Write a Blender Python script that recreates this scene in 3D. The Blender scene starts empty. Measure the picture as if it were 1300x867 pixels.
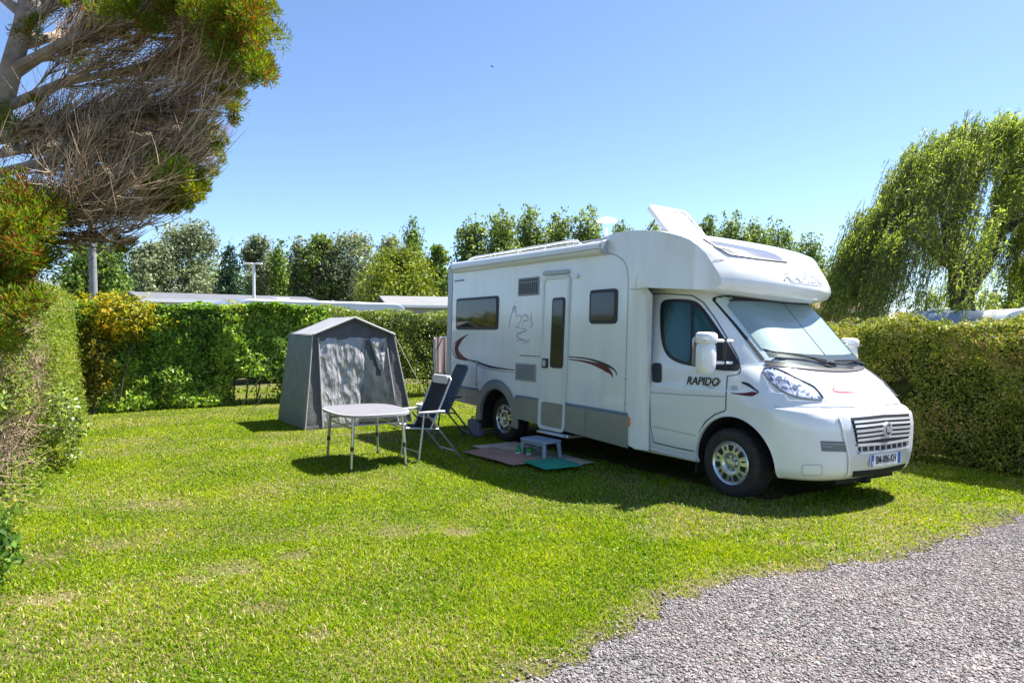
SUN_E = 5.0
SKY_S = 0.093
EXPO = 1.5
GRASS_L = 1.4
import bpy, bmesh, math, random
import numpy as np
from mathutils import Vector, Matrix, Euler
from mathutils.bvhtree import BVHTree

random.seed(7)
rng = np.random.default_rng(11)
SC = bpy.context.scene
COL = SC.collection
PI = math.pi
R = math.radians

# ---------------------------------------------------------------- properties
def tag(o, label=None, cat=None, group=None, kind=None):
    if label: o['label'] = label
    if cat: o['category'] = cat
    if group: o['group'] = group
    if kind: o['kind'] = kind
    return o

def empty(name, loc=(0, 0, 0), rz=0.0):
    o = bpy.data.objects.new(name, None)
    COL.objects.link(o)
    o.location = loc
    o.rotation_euler = (0, 0, rz)
    o.empty_display_size = 0.1
    return o

def link(name, me, parent=None, loc=None, rot=None):
    o = bpy.data.objects.new(name, me)
    COL.objects.link(o)
    if parent is not None: o.parent = parent
    if loc is not None: o.location = loc
    if rot is not None: o.rotation_euler = rot
    return o

# ---------------------------------------------------------------- mesh builders
class MB:
    def __init__(self):
        self.v = []; self.f = []; self.mi = []
    def add(self, vs, fs, mi=0):
        b = len(self.v)
        self.v += [tuple(p) for p in vs]
        self.f += [tuple(i + b for i in f) for f in fs]
        self.mi += [mi] * len(fs)
        return self
    def box(self, x0, x1, y0, y1, z0, z1, mi=0, M=None):
        vs = [(x0, y0, z0), (x1, y0, z0), (x1, y1, z0), (x0, y1, z0), (x0, y0, z1), (x1, y0, z1), (x1, y1, z1), (x0, y1, z1)]
        if M is not None: vs = [M @ Vector(p) for p in vs]
        return self.add(vs, [(3, 2, 1, 0), (4, 5, 6, 7), (0, 1, 5, 4), (1, 2, 6, 5), (2, 3, 7, 6), (3, 0, 4, 7)], mi)
    def tube(self, pts, r, n=8, mi=0, caps=True, flat=1.0):
        pts = [Vector(p) for p in pts]
        rs = r if isinstance(r, (list, tuple)) else [r] * len(pts)
        vs = []; fs = []
        up = None
        for i, p in enumerate(pts):
            t = (pts[min(i + 1, len(pts) - 1)] - pts[max(i - 1, 0)]).normalized()
            if up is None:
                up = Vector((0, 0, 1)) if abs(t.z) < 0.9 else Vector((1, 0, 0))
            a = t.cross(up).normalized()
            b = a.cross(t).normalized()
            up = b
            for k in range(n):
                w = 2 * PI * k / n
                vs.append(p + a * (math.cos(w) * rs[i]) + b * (math.sin(w) * rs[i] * flat))
        for i in range(len(pts) - 1):
            for k in range(n):
                k2 = (k + 1) % n
                fs.append((i * n + k, i * n + k2, (i + 1) * n + k2, (i + 1) * n + k))
        if caps:
            fs.append(tuple(range(n - 1, -1, -1)))
            fs.append(tuple((len(pts) - 1) * n + k for k in range(n)))
        return self.add(vs, fs, mi)
    def lathe(self, prof, axis_o, axis='y', n=32, mi=0):
        # prof: list of (radius, along); around an axis through axis_o
        vs = []; fs = []
        for (r, h) in prof:
            for k in range(n):
                w = 2 * PI * k / n
                c, s = r * math.cos(w), r * math.sin(w)
                if axis == 'y': p = (c, h, s)
                elif axis == 'z': p = (c, -s, h)
                else: p = (h, s, c)
                vs.append((p[0] + axis_o[0], p[1] + axis_o[1], p[2] + axis_o[2]))
        for i in range(len(prof) - 1):
            for k in range(n):
                k2 = (k + 1) % n
                fs.append((i * n + k, (i + 1) * n + k, (i + 1) * n + k2, i * n + k2))
        return self.add(vs, fs, mi)
    def grid(self, P, mi=0, flip=False):
        # P: rows of points
        nr, nc = len(P), len(P[0])
        vs = [p for row in P for p in row]
        fs = []
        for i in range(nr - 1):
            for j in range(nc - 1):
                q = (i * nc + j, i * nc + j + 1, (i + 1) * nc + j + 1, (i + 1) * nc + j)
                fs.append(q[::-1] if flip else q)
        return self.add(vs, fs, mi)
    def prism(self, poly, d, mi=0):
        # poly: 3D points (planar loop); extruded by vector d
        n = len(poly); d = Vector(d)
        a = [Vector(p) for p in poly]; b = [p + d for p in a]
        fs = [tuple(range(n)), tuple(range(2 * n - 1, n - 1, -1))]
        fs += [(i, i + n, (i + 1) % n + n, (i + 1) % n) for i in range(n)]
        return self.add(a + b, fs, mi)
    def mesh(self, name, mats, smooth=True, weld=0.0, fix=True):
        me = bpy.data.meshes.new(name)
        me.from_pydata(self.v, [], self.f)
        for m in (mats if isinstance(mats, (list, tuple)) else [mats]): me.materials.append(m)
        me.polygons.foreach_set('material_index', self.mi)
        if weld or fix:
            bm = bmesh.new(); bm.from_mesh(me)
            if weld:
                bmesh.ops.remove_doubles(bm, verts=bm.verts, dist=weld)
                bmesh.ops.dissolve_degenerate(bm, edges=bm.edges, dist=weld * 0.5)
            if fix: bmesh.ops.recalc_face_normals(bm, faces=bm.faces)
            bm.to_mesh(me); bm.free()
        if smooth: me.polygons.foreach_set('use_smooth', [True] * len(me.polygons))
        me.update()
        return me
    def build(self, name, mats, parent=None, smooth=True, weld=0.0, bevel=0.0, seg=2, angle=35, fix=True):
        me = self.mesh(name, mats, smooth, weld, fix)
        o = link(name, me, parent)
        if smooth:
            sharp(me, angle)
        if bevel:
            b = o.modifiers.new('bevel', 'BEVEL'); b.width = bevel; b.segments = seg
            b.limit_method = 'ANGLE'; b.angle_limit = R(30); b.use_clamp_overlap = True
            b.harden_normals = False
        return o

def sharp(me, angle=35):
    bm = bmesh.new(); bm.from_mesh(me)
    c = R(angle)
    for e in bm.edges:
        if len(e.link_faces) == 2:
            e.smooth = e.calc_face_angle(0.0) < c
    bm.to_mesh(me); bm.free()

def np_mesh(name, V, quads=None, tris=None, mats=(), parent=None, smooth=False, mi=None):
    V = np.asarray(V, dtype=np.float32)
    me = bpy.data.meshes.new(name)
    parts = []; starts = []; totals = []
    off = 0
    for F, k in ((quads, 4), (tris, 3)):
        if F is None or len(F) == 0: continue
        F = np.asarray(F, dtype=np.int32)
        parts.append(F.ravel())
        starts.append(off + np.arange(len(F), dtype=np.int32) * k)
        totals.append(np.full(len(F), k, dtype=np.int32))
        off += F.size
    L = np.concatenate(parts); S = np.concatenate(starts)
    me.vertices.add(len(V)); me.vertices.foreach_set('co', V.ravel())
    me.loops.add(len(L)); me.loops.foreach_set('vertex_index', L)
    me.polygons.add(len(S)); me.polygons.foreach_set('loop_start', S)
    try: me.polygons.foreach_set('loop_total', np.concatenate(totals))
    except Exception: pass
    for m in (mats if isinstance(mats, (list, tuple)) else [mats]): me.materials.append(m)
    if mi is not None: me.polygons.foreach_set('material_index', np.asarray(mi, dtype=np.int32))
    if smooth: me.polygons.foreach_set('use_smooth', np.ones(len(S), dtype=bool))
    me.update(calc_edges=True)
    me.validate()
    return link(name, me, parent)

def unit(a): return a / np.maximum(np.linalg.norm(a, axis=-1, keepdims=True), 1e-9)

def rand_dirs(n):
    return unit(rng.normal(size=(n, 3)))

def leaf_arrays(C, N, size, aspect=0.5, axis=None, cup=0.15):
    """diamond leaves: C centres (n,3), N facing normals, size (n,) length"""
    n = len(C)
    if axis is None: axis = rand_dirs(n)
    A = unit(axis - N * (axis * N).sum(1, keepdims=True))
    B = np.cross(N, A)
    s = np.asarray(size).reshape(-1, 1)
    h = s * 0.5; w = s * aspect * 0.5
    base = C - A * h; tip = C + A * h
    l = C - A * h * 0.1 + B * w + N * s * cup * 0.5
    r = C - A * h * 0.1 - B * w + N * s * cup * 0.5
    V = np.stack([base, r, tip, l], 1).reshape(-1, 3)
    F = np.arange(n * 4, dtype=np.int32).reshape(n, 4)
    return V, F

def tubes_np(P, Rd, sides=3):
    """P (n,k,3) polylines, Rd (n,k) radii -> V, quads"""
    n, k, _ = P.shape
    T = np.empty_like(P)
    T[:, 1:-1] = P[:, 2:] - P[:, :-2]; T[:, 0] = P[:, 1] - P[:, 0]; T[:, -1] = P[:, -1] - P[:, -2]
    T = unit(T)
    ref = np.where(np.abs(T[:, :1, 2:3]) > 0.85, np.array([1., 0, 0]), np.array([0, 0, 1.]))
    A = unit(np.cross(T, np.broadcast_to(ref, T.shape))); B = np.cross(A, T)
    V = []
    for s in range(sides):
        w = 2 * PI * s / sides
        V.append(P + (A * math.cos(w) + B * math.sin(w)) * Rd[..., None])
    V = np.stack(V, 2)  # n,k,s,3
    idx = np.arange(n * k * sides).reshape(n, k, sides)
    a = idx[:, :-1]; b = idx[:, 1:]
    Q = np.stack([a, np.roll(a, -1, 2), np.roll(b, -1, 2), b], -1).reshape(-1, 4)
    return V.reshape(-1, 3), Q

def hash3(ix, iy, iz, seed=0):
    h = (ix.astype(np.int64) * 374761393 + iy.astype(np.int64) * 668265263 + iz.astype(np.int64) * 2147483647 + seed * 1274126177) & 0x7fffffff
    h = ((h ^ (h >> 13)) * 1274126177) & 0x7fffffff
    return ((h ^ (h >> 16)) & 0xffff) / 65535.0

def noise3(P, scale, seed=0):
    p = np.asarray(P, dtype=np.float64) / scale
    if p.shape[1] == 2: p = np.concatenate([p, np.zeros((len(p), 1))], 1)
    i = np.floor(p); f = p - i; f = f * f * (3 - 2 * f)
    i = i.astype(np.int64); out = 0
    for dx in (0, 1):
        for dy in (0, 1):
            for dz in (0, 1):
                w = (f[:, 0] if dx else 1 - f[:, 0]) * (f[:, 1] if dy else 1 - f[:, 1]) * (f[:, 2] if dz else 1 - f[:, 2])
                out = out + w * hash3(i[:, 0] + dx, i[:, 1] + dy, i[:, 2] + dz, seed)
    return out

# ---------------------------------------------------------------- materials
def nt(name):
    m = bpy.data.materials.new(name); m.use_nodes = True
    t = m.node_tree
    return m, t, t.nodes['Principled BSDF'], t.nodes['Material Output']

def mat(name, col, rough=0.5, metal=0.0, var=0.06, vscale=3.0, bump=0.0, bscale=60.0, coat=0.0, spec=None, dirt=None, dirt_amt=0.0, streak=1.0):
    m, t, b, out = nt(name)
    b.inputs['Roughness'].default_value = rough
    b.inputs['Metallic'].default_value = metal
    if spec is not None: b.inputs['Specular IOR Level'].default_value = spec
    if coat:
        b.inputs['Coat Weight'].default_value = coat; b.inputs['Coat Roughness'].default_value = 0.04
    tc = t.nodes.new('ShaderNodeTexCoord')
    nz = t.nodes.new('ShaderNodeTexNoise'); nz.inputs['Scale'].default_value = vscale; nz.inputs['Detail'].default_value = 5
    t.links.new(tc.outputs['Object'], nz.inputs['Vector'])
    mr = t.nodes.new('ShaderNodeMapRange')
    mr.inputs[1].default_value = 0.3; mr.inputs[2].default_value = 0.7
    mr.inputs[3].default_value = 1 - var; mr.inputs[4].default_value = 1 + var
    t.links.new(nz.outputs['Fac'], mr.inputs[0])
    mx = t.nodes.new('ShaderNodeVectorMath'); mx.operation = 'SCALE'
    mx.inputs[0].default_value = col[:3]
    t.links.new(mr.outputs[0], mx.inputs['Scale'])
    last = mx.outputs[0]
    if dirt is not None:
        n2 = t.nodes.new('ShaderNodeTexNoise'); n2.inputs['Scale'].default_value = vscale * 2.3; n2.inputs['Detail'].default_value = 8; n2.inputs['Roughness'].default_value = 0.65
        mp_ = t.nodes.new('ShaderNodeMapping'); mp_.inputs['Scale'].default_value = (1, 1, streak)
        t.links.new(tc.outputs['Object'], mp_.inputs[0]); t.links.new(mp_.outputs[0], n2.inputs['Vector'])
        r2 = t.nodes.new('ShaderNodeMapRange'); r2.inputs[1].default_value = 0.45; r2.inputs[2].default_value = 0.75; r2.inputs[3].default_value = 0; r2.inputs[4].default_value = dirt_amt
        t.links.new(n2.outputs['Fac'], r2.inputs[0])
        mm = t.nodes.new('ShaderNodeMix'); mm.data_type = 'RGBA'
        t.links.new(r2.outputs[0], mm.inputs[0]); t.links.new(last, mm.inputs[6]); mm.inputs[7].default_value = (*dirt, 1)
        last = mm.outputs[2]
    t.links.new(last, b.inputs['Base Color'])
    if bump:
        n3 = t.nodes.new('ShaderNodeTexNoise'); n3.inputs['Scale'].default_value = bscale; n3.inputs['Detail'].default_value = 6
        t.links.new(tc.outputs['Object'], n3.inputs['Vector'])
        bp = t.nodes.new('ShaderNodeBump'); bp.inputs['Strength'].default_value = bump; bp.inputs['Distance'].default_value = 0.02
        t.links.new(n3.outputs['Fac'], bp.inputs['Height']); t.links.new(bp.outputs[0], b.inputs['Normal'])
    return m

def leafmat(name, cols, rough=0.5, trans=0.35, spec=0.2, nscale=1.2, tcol=None, light=1.0):
    """cols: list of (pos, rgb) over a per-leaf random value, shifted by a large scale noise"""
    m, t, b, out = nt(name)
    geo = t.nodes.new('ShaderNodeNewGeometry')
    nz = t.nodes.new('ShaderNodeTexNoise'); nz.inputs['Scale'].default_value = nscale; nz.inputs['Detail'].default_value = 3
    t.links.new(geo.outputs['Position'], nz.inputs['Vector'])
    a = t.nodes.new('ShaderNodeMath'); a.operation = 'MULTIPLY_ADD'; a.inputs[1].default_value = 1.4; a.inputs[2].default_value = -0.7
    t.links.new(nz.outputs['Fac'], a.inputs[0])
    s = t.nodes.new('ShaderNodeMath'); s.operation = 'ADD'; s.use_clamp = True
    t.links.new(geo.outputs['Random Per Island'], s.inputs[0]); t.links.new(a.outputs[0], s.inputs[1])
    cr = t.nodes.new('ShaderNodeValToRGB')
    el = cr.color_ramp.elements
    while len(el) < len(cols): el.new(0.5)
    for e, (p, c) in zip(el, cols):
        e.position = p; e.color = (c[0] * light, c[1] * light, c[2] * light, 1)
    t.links.new(s.outputs[0], cr.inputs[0])
    t.links.new(cr.outputs[0], b.inputs['Base Color'])
    b.inputs['Roughness'].default_value = rough
    b.inputs['Specular IOR Level'].default_value = spec
    tr = t.nodes.new('ShaderNodeBsdfTranslucent')
    hs = t.nodes.new('ShaderNodeHueSaturation'); hs.inputs['Saturation'].default_value = 1.1; hs.inputs['Value'].default_value = 1.5
    hs.inputs['Hue'].default_value = 0.49
    t.links.new(cr.outputs[0], hs.inputs['Color']); t.links.new(hs.outputs[0], tr.inputs['Color'])
    mx = t.nodes.new('ShaderNodeMixShader'); mx.inputs[0].default_value = trans
    t.links.new(b.outputs[0], mx.inputs[1]); t.links.new(tr.outputs[0], mx.inputs[2])
    t.links.new(mx.outputs[0], out.inputs['Surface'])
    return m

# ---------------------------------------------------------------- camera frame and ground
FPX = 867.0; CX = 650.0; CY = 433.5; CAMH = 1.64
PIT = math.atan((433.5 - 418.0) / FPX)
TH = math.atan(580.0 / FPX)
CAM = Vector((4.348, -6.457, CAMH))
FWD = Vector((-math.cos(TH), math.sin(TH), 0))
RGT = Vector((math.sin(TH), math.cos(TH), 0))

def ray(px, py):
    a = (px - CX) / FPX; b = (CY - py) / FPX
    f = math.cos(PIT) + b * math.sin(PIT)
    u = -math.sin(PIT) + b * math.cos(PIT)
    return RGT * a + FWD * f + Vector((0, 0, u))

def at(px, py, dist):
    """point of the scene seen at photo pixel px,py at forward distance dist"""
    d = ray(px, py)
    k = dist / d.dot(FWD)
    return CAM + d * k

def gz(x, y):
    """the pitch falls gently away to the right of the lane"""
    return -0.0305 * max(0.0, min(y, 9.0) + 1.0)
def gz_np(y): return -0.0305 * np.maximum(0.0, np.minimum(y, 9.0) + 1.0)
# ================================================================ camera, light, sky
cam = bpy.data.cameras.new('camera'); cam.sensor_width = 36.0; cam.lens = FPX / 1300 * 36.0
cam.clip_start = 0.05; cam.clip_end = 3000
co = bpy.data.objects.new('camera', cam); COL.objects.link(co); SC.camera = co
co.location = CAM
vd = FWD * math.cos(PIT) + Vector((0, 0, -math.sin(PIT)))
co.rotation_euler = vd.to_track_quat('-Z', 'Y').to_euler()

SUNV = Vector((0.093, 0.585, 1.0)).normalized()
sl = bpy.data.lights.new('sun', 'SUN'); sl.energy = SUN_E; sl.angle = R(0.5); sl.color = (1.0, 0.955, 0.88)
so = bpy.data.objects.new('sun', sl); COL.objects.link(so)
so.rotation_euler = SUNV.to_track_quat('Z', 'Y').to_euler(); so.location = SUNV * 60

W = bpy.data.worlds.new('World'); SC.world = W; W.use_nodes = True
wt = W.node_tree
sk = wt.nodes.new('ShaderNodeTexSky'); sk.sky_type = 'NISHITA'; sk.sun_disc = False
sk.sun_elevation = math.asin(SUNV.z); sk.sun_rotation = math.atan2(SUNV.x, SUNV.y)
sk.air_density = 0.72; sk.dust_density = 0.4; sk.ozone_density = 4.5; sk.altitude = 0
bg = wt.nodes['Background']; bg.inputs['Strength'].default_value = SKY_S
wt.links.new(sk.outputs[0], bg.inputs['Color'])
vs_ = SC.view_settings
SC.display_settings.display_device = 'sRGB'
vs_.view_transform = 'Standard'; vs_.look = 'None'; vs_.exposure = EXPO; vs_.gamma = 1.0; vs_.use_curve_mapping = False
SC.cycles.max_bounces = 8; SC.cycles.transparent_max_bounces = 12

# ================================================================ ground, gravel lane, lawn
def lane_edge(y):
    """x of the edge between lawn and gravel at each y (numpy)"""
    y = np.asarray(y, dtype=float)
    yy = np.array([-9, -4.7, -4.3, -3.72, -3.4, -2.8, -2.1, -1.25, .6, 4, 9])
    xx = np.array([1.84, 1.74, 1.72, 1.66, 1.58, 1.58, 1.70, 1.80, 1.90, 2.0, 2.1])
    e = np.interp(y, yy, xx)
    p = np.stack([y, y * 0], -1).reshape(-1, 2)
    return e + (noise3(p, .6, 3).reshape(y.shape) - .5) * .26 + (noise3(p, .18, 4).reshape(y.shape) - .5) * .20 + (noise3(p, .07, 5).reshape(y.shape) - .5) * .08

def ground_material():
    m, t, b, out = nt('turf_soil')
    geo = t.nodes.new('ShaderNodeNewGeometry')
    n1 = t.nodes.new('ShaderNodeTexNoise'); n1.inputs['Scale'].default_value = 0.9; n1.inputs['Detail'].default_value = 8
    n2 = t.nodes.new('ShaderNodeTexNoise'); n2.inputs['Scale'].default_value = 45; n2.inputs['Detail'].default_value = 4
    t.links.new(geo.outputs['Position'], n1.inputs['Vector']); t.links.new(geo.outputs['Position'], n2.inputs['Vector'])
    c1 = t.nodes.new('ShaderNodeValToRGB')
    c1.color_ramp.elements[0].position = .35; c1.color_ramp.elements[0].color = (.085, .10, .022, 1)
    c1.color_ramp.elements[1].position = .68; c1.color_ramp.elements[1].color = (.20, .17, .085, 1)
    t.links.new(n1.outputs['Fac'], c1.inputs[0])
    c2 = t.nodes.new('ShaderNodeValToRGB')
    c2.color_ramp.elements[0].position = .3; c2.color_ramp.elements[0].color = (.45, .45, .45, 1)
    c2.color_ramp.elements[1].position = .7; c2.color_ramp.elements[1].color = (1.2, 1.2, 1.1, 1)
    t.links.new(n2.outputs['Fac'], c2.inputs[0])
    mx = t.nodes.new('ShaderNodeMix'); mx.data_type = 'RGBA'; mx.blend_type = 'MULTIPLY'; mx.inputs[0].default_value = 1
    t.links.new(c1.outputs[0], mx.inputs[6]); t.links.new(c2.outputs[0], mx.inputs[7])
    t.links.new(mx.outputs[2], b.inputs['Base Color'])
    b.inputs['Roughness'].default_value = .95; b.inputs['Specular IOR Level'].default_value = .1
    bp = t.nodes.new('ShaderNodeBump'); bp.inputs['Strength'].default_value = .6; bp.inputs['Distance'].default_value = .02
    t.links.new(n2.outputs['Fac'], bp.inputs['Height']); t.links.new(bp.outputs[0], b.inputs['Normal'])
    return m

def gravel_material(base=False):
    m, t, b, out = nt('gravel_bed')
    geo = t.nodes.new('ShaderNodeNewGeometry')
    vo = t.nodes.new('ShaderNodeTexVoronoi'); vo.inputs['Scale'].default_value = 62
    v2 = t.nodes.new('ShaderNodeTexVoronoi'); v2.inputs['Scale'].default_value = 130
    n1 = t.nodes.new('ShaderNodeTexNoise'); n1.inputs['Scale'].default_value = 1.3; n1.inputs['Detail'].default_value = 6
    for q in (vo, v2, n1): t.links.new(geo.outputs['Position'], q.inputs['Vector'])
    sp = t.nodes.new('ShaderNodeSeparateColor'); t.links.new(vo.outputs['Color'], sp.inputs[0])
    c1 = t.nodes.new('ShaderNodeValToRGB'); e = c1.color_ramp.elements
    e[0].position = 0; e[0].color = (.10, .094, .097, 1); e[1].position = 1; e[1].color = (.36, .335, .33, 1)
    k = e.new(.5); k.color = (.21, .193, .195, 1)
    t.links.new(sp.outputs[0], c1.inputs[0])
    c2 = t.nodes.new('ShaderNodeMapRange'); c2.inputs[1].default_value = .3; c2.inputs[2].default_value = .7; c2.inputs[3].default_value = .8; c2.inputs[4].default_value = 1.12
    t.links.new(n1.outputs['Fac'], c2.inputs[0])
    sc_ = t.nodes.new('ShaderNodeVectorMath'); sc_.operation = 'SCALE'
    t.links.new(c1.outputs[0], sc_.inputs[0]); t.links.new(c2.outputs[0], sc_.inputs['Scale'])
    t.links.new(sc_.outputs[0], b.inputs['Base Color'])
    b.inputs['Roughness'].default_value = .9
    ad = t.nodes.new('ShaderNodeMath'); ad.operation = 'ADD'
    t.links.new(vo.outputs['Distance'], ad.inputs[0]); t.links.new(v2.outputs['Distance'], ad.inputs[1])
    bp = t.nodes.new('ShaderNodeBump'); bp.invert = True; bp.inputs['Strength'].default_value = 1.0; bp.inputs['Distance'].default_value = .012
    t.links.new(ad.outputs[0], bp.inputs['Height']); t.links.new(bp.outputs[0], b.inputs['Normal'])
    return m

# one sheet to the horizon, finer near the camera
gx = np.concatenate([[-900, -300, -120, -60, -35], np.arange(-20, 8.1, 1.0), [12, 20, 40, 120, 400]])
gy = np.concatenate([[-900, -300, -100, -40, -20], np.arange(-12, 12.1, 1.0), [20, 40, 120, 300, 900]])
GX, GY = np.meshgrid(gx, gy, indexing='ij')
GZ = gz_np(GY) - 0.004
V = np.stack([GX, GY, GZ], -1).reshape(-1, 3)
idx = np.arange(len(V)).reshape(len(gx), len(gy))
Q = np.stack([idx[:-1, :-1], idx[1:, :-1], idx[1:, 1:], idx[:-1, 1:]], -1).reshape(-1, 4)
tag(np_mesh('ground', V, quads=Q, mats=[ground_material()]), kind='structure')

ys = np.arange(-14, 10.01, 0.06)
ex = lane_edge(ys)
rows = []
for k in range(6):
    xx = ex + (7.5 - ex) * (0, .006, .05, .25, .6, 1)[k]
    rows.append(np.stack([xx, ys, gz_np(ys) + 0.004 + (0 if k else -0.012)], -1))
V = np.stack(rows, 0).reshape(-1, 3)
idx = np.arange(len(V)).reshape(6, len(ys))
Q = np.stack([idx[:-1, :-1], idx[1:, :-1], idx[1:, 1:], idx[:-1, 1:]], -1).reshape(-1, 4)
tag(np_mesh('gravel_path', V, quads=Q, mats=[gravel_material()]), kind='structure')

# loose stones lying on the lane
def stones():
    n = 95000
    x = rng.uniform(1.3, 4.6, n * 2); y = rng.uniform(-6.6, 1.8, n * 2)
    e = lane_edge(y)
    d = np.hypot(x - CAM.x, y - CAM.y)
    off = x - e
    keep = (off > -.22 * rng.random(len(x)) ** 5) & (d > 1.6) & (rng.random(len(x)) < np.clip(6.5 / d, 0, 1) ** 1.2)
    x, y = x[keep][:n], y[keep][:n]
    n = len(x)
    base = np.array([[1, 0, 0], [-1, 0, 0], [0, 1, 0], [0, -1, 0], [0, 0, 1], [0, 0, -1]], float)
    F = np.array([[0, 2, 4], [2, 1, 4], [1, 3, 4], [3, 0, 4], [2, 0, 5], [1, 2, 5], [3, 1, 5], [0, 3, 5]])
    s = rng.gamma(4, .0012, n)[:, None, None] + .0022
    jit = rng.uniform(.55, 1.35, (n, 6, 3))
    Vv = base[None] * jit
    a = rng.uniform(0, 2 * PI, n); ca, sa = np.cos(a), np.sin(a)
    X = Vv[..., 0] * ca[:, None] - Vv[..., 1] * sa[:, None]; Y = Vv[..., 0] * sa[:, None] + Vv[..., 1] * ca[:, None]
    Z = Vv[..., 2] * .62 + X * rng.uniform(-.3, .3, (n, 1))
    Vv = np.stack([X, Y, Z], -1) * s
    Vv += np.stack([x, y, gz_np(y) + .006], -1)[:, None, :]
    FF = (F[None] + (np.arange(n) * 6)[:, None, None]).reshape(-1, 3)
    m, t, b, out = nt('grey_gravel')
    g = t.nodes.new('ShaderNodeNewGeometry'); cr = t.nodes.new('ShaderNodeValToRGB')
    e = cr.color_ramp.elements
    e[0].position = 0; e[0].color = (.07, .066, .068, 1); e[1].position = 1; e[1].color = (.46, .435, .42, 1)
    for p, c in ((.35, (.17, .158, .162, 1)), (.7, (.29, .27, .268, 1)), (.78, (.33, .23, .19, 1)), (.84, (.40, .37, .37, 1))):
        q = e.new(p); q.color = c
    t.links.new(g.outputs['Random Per Island'], cr.inputs[0])
    n1 = t.nodes.new('ShaderNodeTexNoise'); n1.inputs['Scale'].default_value = 1.1; n1.inputs['Detail'].default_value = 7; n1.inputs['Roughness'].default_value = .6
    t.links.new(g.outputs['Position'], n1.inputs['Vector'])
    c2 = t.nodes.new('ShaderNodeValToRGB'); c2.color_ramp.elements[0].position = .36; c2.color_ramp.elements[0].color = (.66, .65, .67, 1); c2.color_ramp.elements[1].position = .66; c2.color_ramp.elements[1].color = (1.22, 1.12, 1.02, 1)
    t.links.new(n1.outputs['Fac'], c2.inputs[0])
    mu = t.nodes.new('ShaderNodeMix'); mu.data_type = 'RGBA'; mu.blend_type = 'MULTIPLY'; mu.inputs[0].default_value = 1
    t.links.new(cr.outputs[0], mu.inputs[6]); t.links.new(c2.outputs[0], mu.inputs[7]); t.links.new(mu.outputs[2], b.inputs['Base Color'])
    b.inputs['Roughness'].default_value = .85
    o = np_mesh('gravel_stones', Vv.reshape(-1, 3), tris=FF, mats=[m])
    tag(o, 'loose grey gravel stones covering the lane in the right foreground', 'gravel', kind='stuff')
stones()

def on_lawn(px, py):
    d = ray(px, py); k = -CAM.z / d.z; p = CAM + d * k
    return p.x, p.y
BARE = [(*on_lawn(px, py), sx, sy, k) for px, py, sx, sy, k in ((285, 722, .22, .12, 1), (245, 735, .16, .10, .7), (372, 706, .12, .10, .9), (505, 677, .14, .14, .8), (585, 676, .13, .12, .9), (400, 806, .11, .07, .9), (60, 705, .20, .16, .6), (60, 760, .25, .14, .7),
        (130, 690, .35, .18, .6), (20, 830, .16, .10, .8), (335, 772, .14, .08, .6), (190, 640, .4, .25, .5), (700, 845, .28, .08, .9), (940, 745, .2, .07, .7), (640, 640, .3, .3, .25), (330, 625, .3, .3, .3), (170, 560, .5, .5, .3), (790, 610, .3, .5, .3), (1010, 690, .2, .10, .5), (120, 815, .3, .1, .6))]
def bare_noise(P):
    """0..1 how worn the turf is"""
    a = noise3(P * np.array([1.0, .45]), .55, 21); b = noise3(P, 1.7, 22)
    w = np.clip((a * .6 + b * .4 - .61) / .14, 0, 1) * .34
    for cx_, cy_, sx_, sy_, k in BARE:
        dx, dy = P[:, 0] - cx_, P[:, 1] - cy_
        u = dx * RGT.x + dy * RGT.y; v = dx * FWD.x + dy * FWD.y
        g = np.exp(-(u / sx_) ** 2 - (v / sy_) ** 2) * (.5 + 1.1 * noise3(P, .12, 24))
        w = np.maximum(w, np.clip(g * k * 1.35, 0, 1.1))
    return np.clip(w, 0, 1.25)

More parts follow.
